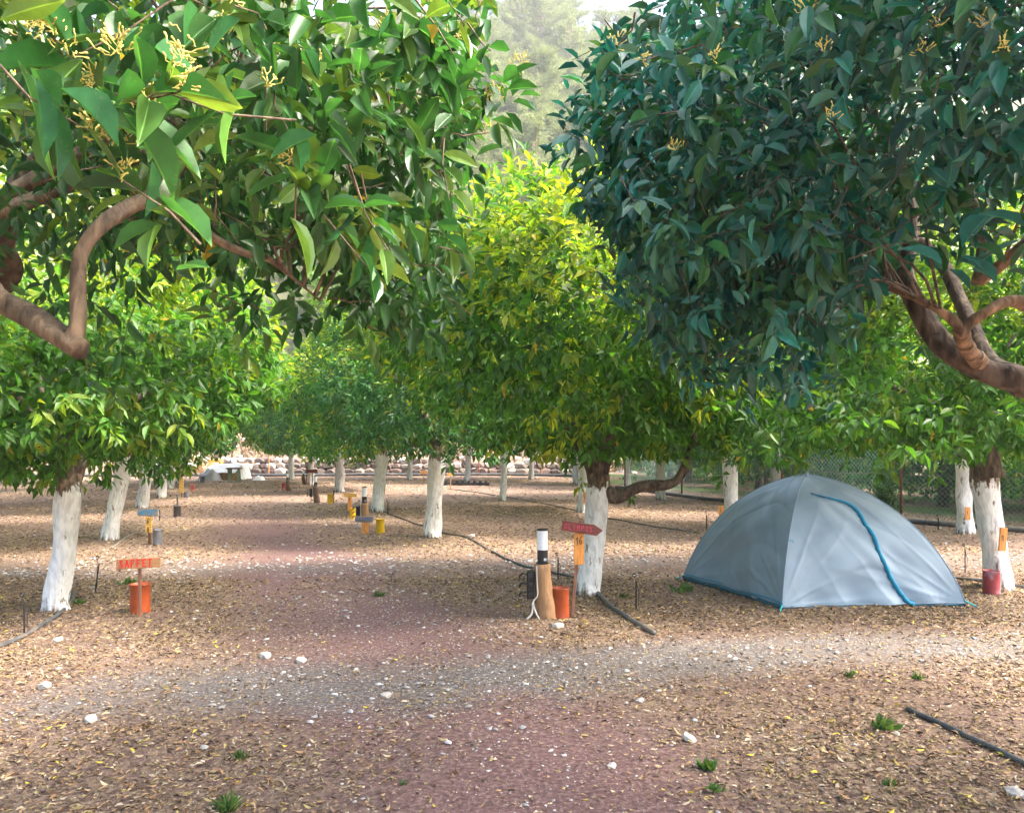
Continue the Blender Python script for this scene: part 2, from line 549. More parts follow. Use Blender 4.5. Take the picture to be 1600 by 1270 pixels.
def build_ground():
    xs = np.unique(np.concatenate([np.linspace(-300, -30, 14), np.linspace(-30, -7, 60), np.linspace(-7, 7, 200), np.linspace(7, 30, 60), np.linspace(30, 300, 14)]))
    ys = np.unique(np.concatenate([np.linspace(-60, 0, 10), np.linspace(0, 1.5, 6), np.linspace(1.5, 12, 190), np.linspace(12, 60, 170), np.linspace(60, 80, 4)]))
    X, Y = np.meshgrid(xs, ys)
    Z = ground_z(X, Y)
    V = np.stack([X, Y, Z], -1).reshape(-1, 3)
    nx, ny = len(xs), len(ys)
    i = np.arange(nx * ny).reshape(ny, nx)
    a, b, c, d = i[:-1, :-1].ravel(), i[:-1, 1:].ravel(), i[1:, 1:].ravel(), i[1:, :-1].ravel()
    T = np.concatenate([np.stack([a, b, c], 1), np.stack([a, c, d], 1)])
    r, g, bd, l, gr = soil_masks(X, Y)
    tint = np.stack([r, np.clip(g + bd * .45, 0, 1), l, gr], -1).reshape(-1, 4)
    me = np_mesh('ground', V, T, tint, None, True)
    m, nt, bs, out = mat_new('orchard_soil')
    at_ = nd(nt, 'ShaderNodeAttribute', attribute_name='tint')
    sp = nt.nodes.new('ShaderNodeSeparateColor'); nt.links.new(at_.outputs['Color'], sp.inputs[0])
    geo = nt.nodes.new('ShaderNodeNewGeometry')
    n1 = nd(nt, 'ShaderNodeTexNoise', Scale=1.4, Detail=8.0, Roughness=.65)
    n2 = nd(nt, 'ShaderNodeTexNoise', Scale=38.0, Detail=6.0, Roughness=.7)
    vo = nd(nt, 'ShaderNodeTexVoronoi', Scale=55.0)
    v2 = nd(nt, 'ShaderNodeTexVoronoi', Scale=24.0)
    for n in (n1, n2, vo, v2): nt.links.new(geo.outputs['Position'], n.inputs['Vector'])
    base = ramp(nt, n2.outputs[0], [(.3, (.065, .042, .034, 1)), (.5, (.145, .092, .072, 1)), (.68, (.31, .22, .17, 1))])
    redc = ramp(nt, n2.outputs[0], [(.3, (.075, .040, .038, 1)), (.5, (.150, .085, .078, 1)), (.7, (.30, .20, .18, 1))])
    grey = ramp(nt, n2.outputs[0], [(.3, (.06, .05, .047, 1)), (.5, (.135, .115, .105, 1)), (.7, (.32, .28, .25, 1))])
    grs = ramp(nt, n2.outputs[0], [(.3, (.035, .06, .018, 1)), (.5, (.085, .125, .04, 1)), (.7, (.20, .21, .09, 1))])
    chips = ramp(nt, vo.outputs['Color'], [(.0, (.10, .065, .045, 1)), (.45, (.26, .175, .12, 1)), (.75, (.42, .32, .23, 1)), (.75, (.44, .33, .20, 1))])
    def edge(s):   # ragged mask edge
        mth = nd(nt, 'ShaderNodeMath', operation='MULTIPLY_ADD')
        nt.links.new(n1.outputs[0], mth.inputs[0]); mth.inputs[1].default_value = .9
        sb = nd(nt, 'ShaderNodeMath', operation='SUBTRACT'); nt.links.new(s, sb.inputs[0]); sb.inputs[1].default_value = .45
        nt.links.new(sb.outputs[0], mth.inputs[2])
        return ramp(nt, mth.outputs[0], [(.2, g4(0)), (.75, g4(1))])
    c = mixc(nt, edge(sp.outputs[0]), base, redc)
    c = mixc(nt, edge(sp.outputs[1]), c, grey)
    lit = ramp(nt, v2.outputs['Color'], [(.35, g4(0)), (.5, g4(1))])
    mm = nd(nt, 'ShaderNodeMath', operation='MULTIPLY'); nt.links.new(lit, mm.inputs[0]); nt.links.new(sp.outputs[2], mm.inputs[1])
    m2 = nd(nt, 'ShaderNodeMath', operation='MULTIPLY'); nt.links.new(mm.outputs[0], m2.inputs[0]); m2.inputs[1].default_value = .75
    c = mixc(nt, m2.outputs[0], c, chips)
    # pale grit
    gr_ = ramp(nt, vo.outputs['Distance'], [(.10, g4(1)), (.16, g4(0))])
    sel = ramp(nt, v2.outputs['Color'], [(.6, g4(0)), (.62, g4(.6))])
    mg = nd(nt, 'ShaderNodeMath', operation='MULTIPLY'); nt.links.new(gr_, mg.inputs[0]); nt.links.new(sel, mg.inputs[1])
    c = mixc(nt, mg.outputs[0], c, (.62, .57, .52, 1))
    c = mixc(nt, edge(at_.outputs['Alpha']), c, grs)
    nt.links.new(c, bs.inputs['Base Color'])
    bs.inputs['Roughness'].default_value = .92
    bs.inputs['Specular IOR Level'].default_value = .2
    b = nd(nt, 'ShaderNodeBump', Strength=.7, Distance=.02)
    nt.links.new(n2.outputs[0], b.inputs['Height']); nt.links.new(b.outputs[0], bs.inputs['Normal'])
    me.materials.append(m)
    o = bpy.data.objects.new('ground', me); link(o)
    tag(o, kind='structure')


build_ground()


def build_hill():
    xs = np.linspace(-220, 220, 90); ys = np.linspace(52, 240, 60)
    X, Y = np.meshgrid(xs, ys)
    Z = 1.5 + np.clip(Y - 56, -6, None) * .77 + (fbm(X, Y, 30, 41) - .5) * 16 + (fbm(X, Y, 7, 42) - .5) * 4 + .12 * np.clip(-X, -60, 60)
    Z = np.where(Y > 165, Z - (Y - 165) * .7, Z)
    V = np.stack([X, Y, Z], -1).reshape(-1, 3)
    nx, ny = len(xs), len(ys)
    i = np.arange(nx * ny).reshape(ny, nx)
    a, b, c, d = i[:-1, :-1].ravel(), i[:-1, 1:].ravel(), i[1:, 1:].ravel(), i[1:, :-1].ravel()
    T = np.concatenate([np.stack([a, b, c], 1), np.stack([a, c, d], 1)])
    m, nt, bs, out = mat_new('hillside_scrub')
    geo = nt.nodes.new('ShaderNodeNewGeometry')
    n1 = nd(nt, 'ShaderNodeTexNoise', Scale=.9, Detail=9.0, Roughness=.7)
    nt.links.new(geo.outputs['Position'], n1.inputs['Vector'])
    c = ramp(nt, n1.outputs[0], [(.3, (.08, .10, .045, 1)), (.52, (.15, .16, .08, 1)), (.66, (.26, .22, .14, 1)), (.78, (.40, .33, .24, 1))])
    nt.links.new(c, bs.inputs['Base Color']); bs.inputs['Roughness'].default_value = .95
    me = np_mesh('hillside', V, T, None, m, True)
    o = bpy.data.objects.new('hillside', me); link(o); tag(o, kind='structure')
    def hz(x, y):
        ix = np.clip(np.searchsorted(xs, x) - 1, 0, nx - 2); iy = np.clip(np.searchsorted(ys, y) - 1, 0, ny - 2)
        fx = (x - xs[ix]) / (xs[1] - xs[0]); fy = (y - ys[iy]) / (ys[1] - ys[0])
        return float((Z[iy, ix] * (1 - fx) + Z[iy, ix + 1] * fx) * (1 - fy) + (Z[iy + 1, ix] * (1 - fx) + Z[iy + 1, ix + 1] * fx) * fy)
    return hz


hill_z = build_hill()

# ------------------------------------------------------------------ leaves
def template(secs, fold=.10, droop=.10):
    """sections (t, halfwidth); verts (t,s,n)"""
    V = [(0, 0, 0)]; T = []
    for (t, w) in secs:
        bend = -droop * t * t
        V += [(t, w, bend + fold * w * 1.2), (t, 0, bend), (t, -w, bend + fold * w * 1.2)]
    V.append((1, 0, -droop))
    n = len(secs)
    T += [(0, 2, 1), (0, 3, 2)]
    for i in range(n - 1):
        a = 1 + 3 * i; b = a + 3
        T += [(a, a + 1, b + 1), (a, b + 1, b), (a + 1, a + 2, b + 2), (a + 1, b + 2, b + 1)]
    a = 1 + 3 * (n - 1); e = len(V) - 1
    T += [(a, a + 1, e), (a + 1, a + 2, e)]
    return np.array(V, float), np.array(T, int)


TPL_LO = template([(.45, .5)], .25, .10)
TPL_MID = template([(.28, .43), (.62, .44)], .3, .16)
def template5(secs, fold, droop, wave, side):
    cols = (-1, -.10, 0, .10, 1)
    V = [(0, 0, 0)]; T = []; mid = [0]
    for i, (t, w) in enumerate(secs):
        bend = -droop * t * t
        for k, c_ in enumerate(cols):
            e = abs(c_)
            V.append((t, c_ * w + side * t * t, bend + fold * w * e * 1.2 + (wave * math.sin(t * 9 + (2 if c_ > 0 else 0)) if e == 1 else 0) - (.006 if c_ == 0 else 0)))
            if c_ == 0: mid.append(len(V) - 1)
    V.append((1, side, -droop)); mid.append(len(V) - 1)
    n = len(secs)
    for k in range(4): T.append((0, 2 + k, 1 + k))
    for i in range(n - 1):
        for k in range(4):
            a = 1 + 5 * i + k; b = a + 5
            T += [(a, a + 1, b + 1), (a, b + 1, b)]
    a = 1 + 5 * (n - 1); e = len(V) - 1
    for k in range(4): T.append((a + k, a + k + 1, e))
    return np.array(V, float), np.array(T, int), mid


SEC = [(.08, .12), (.25, .37), (.48, .5), (.72, .40), (.9, .15)]
TPL_HI = [template5(SEC, .22, .12, .012, .02), template5(SEC, .30, .26, .02, -.05), template5(SEC, .12, .05, .018, .06), template5(SEC, .42, .18, .008, -.02), template5(SEC, .18, .36, .02, .03)]


def leaf_arrays(P, D, N, L, W, C, tpl):
    D = D / (np.linalg.norm(D, axis=1, keepdims=True) + 1e-9)
    S = np.cross(D, N); S /= (np.linalg.norm(S, axis=1, keepdims=True) + 1e-9)
    N = np.cross(S, D)
    tv, tt = tpl
    V = (P[:, None, :] + (tv[None, :, 0:1] * L[:, None, None]) * D[:, None, :] + (tv[None, :, 1:2] * W[:, None, None]) * S[:, None, :]
         + (tv[None, :, 2:3] * L[:, None, None]) * N[:, None, :])
    T = tt[None] + (np.arange(len(P)) * len(tv))[:, None, None]
    Cc = np.repeat(C[:, None, :], len(tv), 1)
    return V.reshape(-1, 3), T.reshape(-1, 3), Cc.reshape(-1, 3)


def shoots_to_leaves(rs, P, D, per=7, L=.115, young_sunlit=None, pal='green', hang=.35, spread=.10, wr=.39):
    """each shoot carries leaves spiralling round its tip"""
    n = len(P)
    k = np.tile(np.arange(per), n)
    P0 = np.repeat(P, per, 0); D0 = np.repeat(D / np.linalg.norm(D, axis=1, keepdims=True), per, 0)
    a = k * 2.4 + np.repeat(rs.uniform(0, 6.28, n), per) + rs.normal(0, .3, n * per)
    ref = np.where(np.abs(D0[:, 2:3]) < .9, np.array([[0, 0, 1.0]]), np.array([[1.0, 0, 0]]))
    U = np.cross(D0, ref); U /= np.linalg.norm(U, axis=1, keepdims=True)
    Wd = np.cross(D0, U)
    rad = np.cos(a)[:, None] * U + np.sin(a)[:, None] * Wd
    along = (k / per)[:, None]
    pos = P0 - D0 * (1 - along) * spread * rs.uniform(.7, 1.6, (n * per, 1)) + rad * .012
    d = rad * (1.0 - .55 * along) + D0 * (.25 + .8 * along) + np.array([[0, 0, -1.0]]) * hang * rs.uniform(.2, 1.6, (n * per, 1)) + rs.normal(0, .2, (n * per, 3))
    nn = D0 * .7 + np.array([[0, 0, .9]]) + rs.normal(0, .35, (n * per, 3))
    LL = (np.repeat(L, per) if not np.isscalar(L) else L) * rs.uniform(.55, 1.2, n * per)
    WW = LL * wr * rs.uniform(.85, 1.15, n * per)
    if young_sunlit is None: young_sunlit = np.zeros(n)
    yg = np.repeat(young_sunlit, per) * rs.uniform(.5, 1.1, n * per)
    yg = np.clip(yg, 0, 1)[:, None]
    r = rs.uniform(0, 1, (n * per, 1))
    if pal == 'green':
        old = np.array([[.022, .085, .014]]) * (1 - r) + np.array([[.085, .26, .028]]) * r
    elif pal == 'blue':
        old = (np.array([[.007, .065, .065]]) * (1 - r) + np.array([[.018, .185, .165]]) * r) * np.repeat(rs.uniform(.65, 1.5, (n, 1)), per, 0)  # teal leaves, with lens-flare blue put into the colour
        gsh = np.repeat(rs.uniform(0, 1, (n, 1)) < .30, per, 0)
        old = np.where(gsh, np.array([[.03, .15, .05]]) * (.5 + r), old)
        yg = yg * .35
    else:
        old = np.array([[.014, .070, .024]]) * (1 - r) + np.array([[.048, .19, .045]]) * r
    r2 = rs.uniform(0, 1, (n * per, 1))
    new = np.array([[.16, .32, .02]]) * (1 - r2) + np.array([[.55, .58, .04]]) * r2  # fresh-leaf yellow-green that also carries sunlight on the crown tops
    C = old * (1 - yg) + new * yg
    odd = rs.uniform(0, 1, n * per) < (.001 if pal == 'blue' else .005)
    C[odd] = np.array([.55, .38, .04])
    return pos, d, nn, LL, WW, C


def crown_shoots(rs, n, c, R, zt, zb, lump=.16, inner=.5, skirt=.0, up=.35):
    """shoot tips spread through the outer part of an uneven crown"""
    v = rs.normal(0, 1, (n, 3)); v /= np.linalg.norm(v, axis=1, keepdims=True)
    ph = rs.uniform(0, 6.28, (7,)); K = rs.normal(0, 2.3, (7, 3))
    lum = np.zeros(n)
    for i in range(7): lum += np.sin(v @ K[i] * 1.35 + ph[i])
    lum = 1 + lump * lum / 2.2
    rr = inner + (1 - inner) * rs.uniform(0, 1, n) ** .38
    rr = rr * lum
    p = v * rr[:, None] * np.array([[R, R, 1]])
    p[:, 2] *= np.where(v[:, 2] > 0, zt, zb)
    # squarer lower edge
    low = v[:, 2] < 0
    hr = np.clip(np.hypot(v[:, 0], v[:, 1]), .2, 1)
    p[low, 0] *= (1 / hr[low]) ** .35; p[low, 1] *= (1 / hr[low]) ** .35
    hi_ = v[:, 2] > .15
    p[hi_, 0] *= (1 / hr[hi_]) ** .32; p[hi_, 1] *= (1 / hr[hi_]) ** .32; p[hi_, 2] *= .96
    P = p + np.array(c)[None]
    D = v * np.array([[1, 1, .8]]) + np.array([[0, 0, up]]) * (v[:, 2:3] > -.2) + np.array([[0, 0, -.5]]) * (v[:, 2:3] < -.35) + rs.normal(0, .3, (n, 3))
    # hollow patches
    keep = np.ones(n, bool)
    for _ in range(12):
        q = rs.normal(0, 1, 3); q /= np.linalg.norm(q)
        keep &= ~((v @ q > .965) & (rs.uniform(0, 1, n) < .65))
    P, D, v, rr = P[keep], D[keep], v[keep], rr[keep]
    yp = np.clip(.19 + .80 * np.clip(v[:, 2] + .15, 0, 1) ** .7, 0, 1)  # rises with height: new growth, plus sunlit tops put into leaf colour
    clump = 0
    for i in range(4): clump = clump + np.sin(v @ K[i] * 3.1 + ph[i] * 2)
    young_sunlit = (rs.uniform(0, 1, len(P)) < yp * (1 + .5 * clump / 2)) * rs.uniform(.35, 1.0, len(P))
    return P, D, young_sunlit


FOL = {}
def make_foliage_variants():
    for i in range(5):
        rs = np.random.RandomState(100 + i)
        P, D, yg = crown_shoots(rs, 4000, (0, 0, 0), 2.25, 1.75, 1.45)
        yg = np.clip(yg * [1.15, .5, 1.6, .45, 1.0][i], 0, 1)
        A = shoots_to_leaves(rs, P, D, 7, .13, yg, 'green' if i % 2 == 0 else 'deep')
        FOL[i] = np_mesh('foliage', *leaf_arrays(*A, TPL_LO)[:2], leaf_arrays(*A, TPL_LO)[2], M['leaf'])
    # beyond the fence: darker, low and wide
    for i in (10, 11, 12):
        rs = np.random.RandomState(200 + i)
        P, D, yg = crown_shoots(rs, 2600, (0, 0, 0), 2.5, 1.7, 1.7)
        A = shoots_to_leaves(rs, P, D, 6, .15, yg * .45, 'deep')
        v, t, c = leaf_arrays(*A, TPL_LO)
        FOL[i] = np_mesh('foliage', v, t, c, M['leaf'])
make_foliage_variants()

LEAFM = {}
def leaf_object_mesh(C, mat, rs):
    """one of a few shared single-leaf meshes"""
    key = (mat.name, int(C[0] > .12) + int(C[0] > .25), int(C[1] * 30), rs.randint(5))
    if key not in LEAFM:
        tv, tt, mid = TPL_HI[key[3]]
        v = tv.copy(); v[:, 1] *= .38
        cc = np.repeat(C[None], len(v), 0)
        cc[mid] = cc[mid] * 1.7 + np.array([[.05, .07, .01]])
        LEAFM[key] = np_mesh('leaf', v, tt, cc, mat, True)
    return LEAFM[key]


def place_leaves(root, A, mat, npick, rs, tpl=TPL_MID, name='foliage'):
    """the leaves that show largest become objects, the rest one mass"""
    P, D, N, L, W, C = A
    off = np.array(root.location)
    d = np.linalg.norm(P - np.array([0, 0, CAM_H]), axis=1)
    px = 800 + F * P[:, 0] / np.maximum(P[:, 1], .1); py = HZ - F * (P[:, 2] - CAM_H) / np.maximum(P[:, 1], .1)
    vis = (P[:, 1] > .5) & (px > -60) & (px < 1660) & (py > -60) & (py < 1300)
    size = np.where(vis, L / d, 0)
    # in one direction only the nearest leaf can be seen
    cell = (px // 26).astype(int) * 10000 + (py // 26).astype(int)
    order = np.argsort(-size)
    taken, pick = {}, []
    for i in order:
        if not vis[i]: continue
        if taken.get(cell[i], 0) >= 2: continue
        taken[cell[i]] = taken.get(cell[i], 0) + 1
        pick.append(i)
        if len(pick) >= npick: break
    m = np.ones(len(P), bool); m[pick] = False
    v, t, c = leaf_arrays(P[m] - off, D[m], N[m], L[m], W[m], C[m], tpl)
    me = np_mesh(name, v, t, c, mat, True)
    o = bpy.data.objects.new(name, me); link(o, root)
    tag(o, kind='stuff')
    for i in pick:
        me = leaf_object_mesh(C[i], mat, rs)
        q = bpy.data.objects.new('leaf', me)
        dd = Vector(D[i]).normalized(); s = dd.cross(Vector(N[i])).normalized(); nn = s.cross(dd)
        mt = Matrix((dd, s, nn)).transposed().to_4x4()
        q.matrix_local = Matrix.Translation(Vector(P[i] - off)) @ mt @ Matrix.Scale(float(L[i]), 4)
        link(q, root)
    return o


# ------------------------------------------------------------------ trees
def tree_root(name, x, y, label, group=None, cat='tree'):
    return empty(name, (x, y, float(ground_z(x, y))), 0, label, cat, group)


def limb(root, pts, radii, mat, seed, n=9, bump=.10):
    v, f = tube(smooth_path(pts, 9), radii, n + 2, bump * 1.35, seed)
    return MB().add(v, f).build('limb', mat, root, smooth=True)


def citrus(x, y, label, var, lean=(.15, 0), s=1.0, r=.14, zc=2.55, seed=1, paint='painted', group=None, hfork=1.42, rot=None, twigs=True, own=None):
    root = tree_root('orange_tree', x, y, label, group)
    rs = np.random.RandomState(seed)
    lx, ly = lean
    top = np.array([lx, ly, hfork])
    pts = [(0, 0, -.08), (lx * .05, ly * .05, .12), (lx * .4 + rs.normal(0, .015), ly * .4, hfork * .45), (lx * .85, ly * .85, hfork * .85), tuple(top + np.array([lx * .1, 0, .12]))]
    r *= .92
    v, f = tube(smooth_path(pts, 7), [r * 1.5, r * 1.12, r * .98, r * .95, r * 1.12, r * .9], 20, .10, seed)
    MB().add(v, f).build('trunk', M[paint], root, smooth=True)
    k = 4 if twigs else 3
    for i in range(k):
        a = 2 * math.pi * i / k + rs.uniform(-.5, .5) + seed
        R = 1.25 * s
        p1 = top + np.array([math.cos(a) * .03, math.sin(a) * .03, -.02])
        p2 = top + np.array([math.cos(a) * .15, math.sin(a) * .15, .34 + rs.uniform(-.1, .1)])
        p3 = top + np.array([math.cos(a + .3) * .5, math.sin(a + .3) * .5, .9 + rs.uniform(-.2, .2)])
        p4 = top + np.array([math.cos(a + .1) * R, math.sin(a + .1) * R, 1.5 + rs.uniform(-.4, .4)])
        limb(root, [p1, p2, p3, p4], [r * .55, r * .42, r * .32, r * .15], M['bark_dark'], seed * 10 + i)
    if own is None:
        o = bpy.data.objects.new('foliage', FOL[var]); link(o, root); tag(o, kind='stuff')
        o.location = (lx * 1.2, ly * 1.2, zc + .17)
        o.rotation_euler = (0, 0, rs.uniform(0, 6.28) if rot is None else rot)
        o.scale = (s, s, s * rs.uniform(.95, 1.05))
    return root


# row one on the left, receding
citrus(*gp(88, 950), 'white trunked orange tree behind the SAFFET sign, a hose curled at its foot', 0, (.12, .0), .9, .118, 2.6, 1, 'painted_short', hfork=1.2, own=True)
T1 = bpy.data.objects['orange_tree']
citrus(*gp(172, 842), 'orange tree with leaning white trunk and ragged brown base left of the blue lettered sign', 2, (.28, 0), 1.0, .135, 2.6, 2)
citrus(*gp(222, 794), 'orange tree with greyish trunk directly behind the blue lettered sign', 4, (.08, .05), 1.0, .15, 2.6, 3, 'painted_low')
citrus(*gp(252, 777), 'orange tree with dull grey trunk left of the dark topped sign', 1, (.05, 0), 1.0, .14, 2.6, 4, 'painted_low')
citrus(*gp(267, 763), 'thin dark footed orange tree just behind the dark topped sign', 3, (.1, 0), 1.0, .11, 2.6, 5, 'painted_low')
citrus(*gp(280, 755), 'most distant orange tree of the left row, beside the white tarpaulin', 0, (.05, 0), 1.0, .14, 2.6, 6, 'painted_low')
# row two, middle
R1 = citrus(*gp(918, 925), 'orange tree with leaning white trunk behind the OLIMPOS sign, one dark branch reaching right', 0, (.12, 0), .95, .125, 2.75, 11, 'painted_short', hfork=1.15, own=True)
citrus(*gp(675, 838), 'orange tree with smooth white trunk thickened at the fork, standing in the middle', 3, (.10, 0), .95, .15, 2.6, 12)
citrus(*gp(590, 799), 'orange tree with scarred white trunk behind the yellow tin and lamp post', 2, (.12, 0), 1.14, .15, 2.75, 13)
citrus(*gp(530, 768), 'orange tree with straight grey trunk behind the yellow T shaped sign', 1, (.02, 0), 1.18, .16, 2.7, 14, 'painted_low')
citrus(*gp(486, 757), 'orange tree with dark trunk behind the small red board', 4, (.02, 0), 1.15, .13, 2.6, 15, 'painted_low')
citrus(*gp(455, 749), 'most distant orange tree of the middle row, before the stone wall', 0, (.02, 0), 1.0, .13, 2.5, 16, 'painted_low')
# row three
Q1 = citrus(*gp(1560, 917), 'orange tree with thick white trunk and the peeling red tin at its foot', 1, (-.14, .05), 1.0, .14, 2.75, 21, 'painted_short', hfork=1.25, own=True)
citrus(4.0, 14.0, 'orange tree with white trunk just left of the tent, an orange tag on its side', 3, (-.03, 0), 1.0, .14, 2.6, 22)
citrus(*gp(910, 800), 'orange tree with pale trunk and orange tag behind the OLIMPOS sign tree', 2, (.08, 0), .95, .14, 2.6, 23)
citrus(*gp(785, 782), 'slim orange tree with black painted foot between the middle trunks', 4, (.05, 0), .95, .10, 2.5, 24)
# row four, by the fence
citrus(*gp(1508, 833), 'orange tree with white trunk and orange tag close to the chain link fence', 0, (-.03, 0), 1.0, .14, 2.7, 31)
citrus(6.7, 19.5, 'orange tree with grey trunk seen above the tent top', 3, (.0, 0), 1.0, .15, 2.5, 32, 'painted_low')
citrus(*gp(1032, 780), 'orange tree with slim grey trunk before the fence left of the tent', 1, (.0, 0), 1.0, .14, 2.6, 33, 'painted_low')
# filling rows to the left and far
LG = 'orchard trees in the outer left row'
for i, (x, y) in enumerate([(-8.6, 8.8), (-10.6, 13.5), (-13.6, 18.5), (-16.2, 23.5), (-18.6, 28.5)]):
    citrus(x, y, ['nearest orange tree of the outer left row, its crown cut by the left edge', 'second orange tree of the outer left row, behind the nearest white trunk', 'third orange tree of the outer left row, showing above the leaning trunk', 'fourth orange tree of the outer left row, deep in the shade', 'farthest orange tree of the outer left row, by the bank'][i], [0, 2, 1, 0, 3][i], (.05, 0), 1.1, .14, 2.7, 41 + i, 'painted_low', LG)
MG = 'orchard trees standing far off near the stone wall'
for i, (px, y) in enumerate([(640, 33), (730, 30.5), (830, 33), (900, 29), (980, 27)]):
    citrus((px - 800) / F * y, y, ['far orange tree by the stone wall, just left of the smooth middle trunk', 'far orange tree by the stone wall, right of the smooth middle trunk', 'far orange tree by the stone wall, behind the slim black footed trunk', 'far orange tree just left of the pale tagged trunk', 'far orange tree between the OLIMPOS tree and the fence'][i], [3, 1, 4, 2, 1][i], (.05, 0), .95, .12, 2.5, 51 + i, 'painted_low', MG, twigs=False)
FG = 'orchard trees beyond the chain link fence'
for i, (x, y, s) in enumerate([(12.5, 17, 1.0), (10.8, 22.5, 1.05), (15.5, 20, 1.1), (9.2, 28, 1.0), (13.8, 28, 1.15), (18.5, 26, 1.2), (7.2, 35, 1.1), (11.5, 36, 1.2), (16.5, 36, 1.3), (22, 34, 1.3), (17.5, 16.5, 1.1), (5.5, 43, 1.2), (21.5, 22, 1.2), (14.2, 14.0, 1.0), (17, 23, 1.1), (13, 32, 1.1), (9.5, 32.5, 1.1), (19, 31, 1.2), (25, 28, 1.2), (16, 43, 1.3), (10, 42, 1.2), (11.6, 15.9, .95), (10.6, 18.9, 1.0), (9.3, 22.0, 1.0), (8.2, 25.5, 1.0), (14.0, 12.8, 1.0), (7.0, 30.5, 1.1), (13.4, 19.5, 1.05)]):
    x0 = x; r_ = tree_root('orange_tree', x0, y, 'dark leafy orange tree on grass beyond the chain link fence', FG)
    v, f = tube(smooth_path([(0, 0, -.1), (.02, 0, .6), (.05, 0, 1.4)], 3), [.16, .13, .12], 8, .08, i)
    MB().add(v, f).build('trunk', M['bark_dark'], r_, smooth=True)
    o = bpy.data.objects.new('foliage', FOL[10 + i % 3]); link(o, r_); tag(o, kind='stuff')
    o.location = (0, 0, 1.95 * s); o.rotation_euler = (0, 0, i * 1.7); o.scale = (s, s, s)


# T1 and R1 carry their own leaves
def own_crown(root, seed, n, dz, R, zt, zb, dx=.15, per=7, extra=None, pal='green', yf=1.0):
    rs = np.random.RandomState(seed)
    c = np.array(root.location) + np.array([dx, 0, dz])
    P, D, yg = crown_shoots(rs, n, c, R, zt, zb)
    if extra:
        for (q, sp, m) in extra:
            p2 = np.array(q)[None] + rs.normal(0, 1, (m, 3)) * np.array(sp)[None]
            P = np.concatenate([P, p2]); D = np.concatenate([D, (p2 - c) * .4 + rs.normal(0, .3, (m, 3)) + np.array([[0, 0, -.3]])]); yg = np.concatenate([yg, (rs.uniform(0, 1, m) < .2) * .5])
    A = shoots_to_leaves(rs, P, D, per, .13, yg * yf, pal)
    place_leaves(root, A, M['leaf'], 300, rs, TPL_LO)


own_crown(T1, 61, 3900, 2.65, 2.1, 1.75, 1.4, .0, yf=.75, extra=[(at(45, 715, 7.0), (.22, .3, .12), 40), (at(60, 690, 7.0), (.45, .4, .2), 60), (at(60, 600, 6.6), (.6, .5, .3), 120)])
own_crown(R1, 62, 5000, 2.95, 2.12, 1.28, 1.38, -.05, yf=1.25, extra=[(at(1020, 660, 7.8), (.5, .5, .25), 120), (at(830, 640, 7.8), (.5, .5, .2), 60)])
own_crown(Q1, 63, 4300, 2.85, 2.35, 1.7, 1.5, -.3, yf=.6, extra=[(at(1330, 655, 7.2), (.55, .5, .2), 130), (at(1180, 670, 7.6), (.4, .5, .18), 90), (at(1440, 660, 7.2), (.4, .5, .2), 70), (at(1280, 700, 8.2), (.4, .4, .12), 50)])
limb(R1, [np.array([.16, 0, 1.08]), np.array([.32, -.05, 1.04]), np.array([.55, -.1, 1.14]), np.array([.85, -.12, 1.17]), np.array([1.0, -.1, 1.32]), np.array([1.15, 0, 1.7])], [.085, .075, .06, .05, .045, .03], M['bark_dark'], 5)


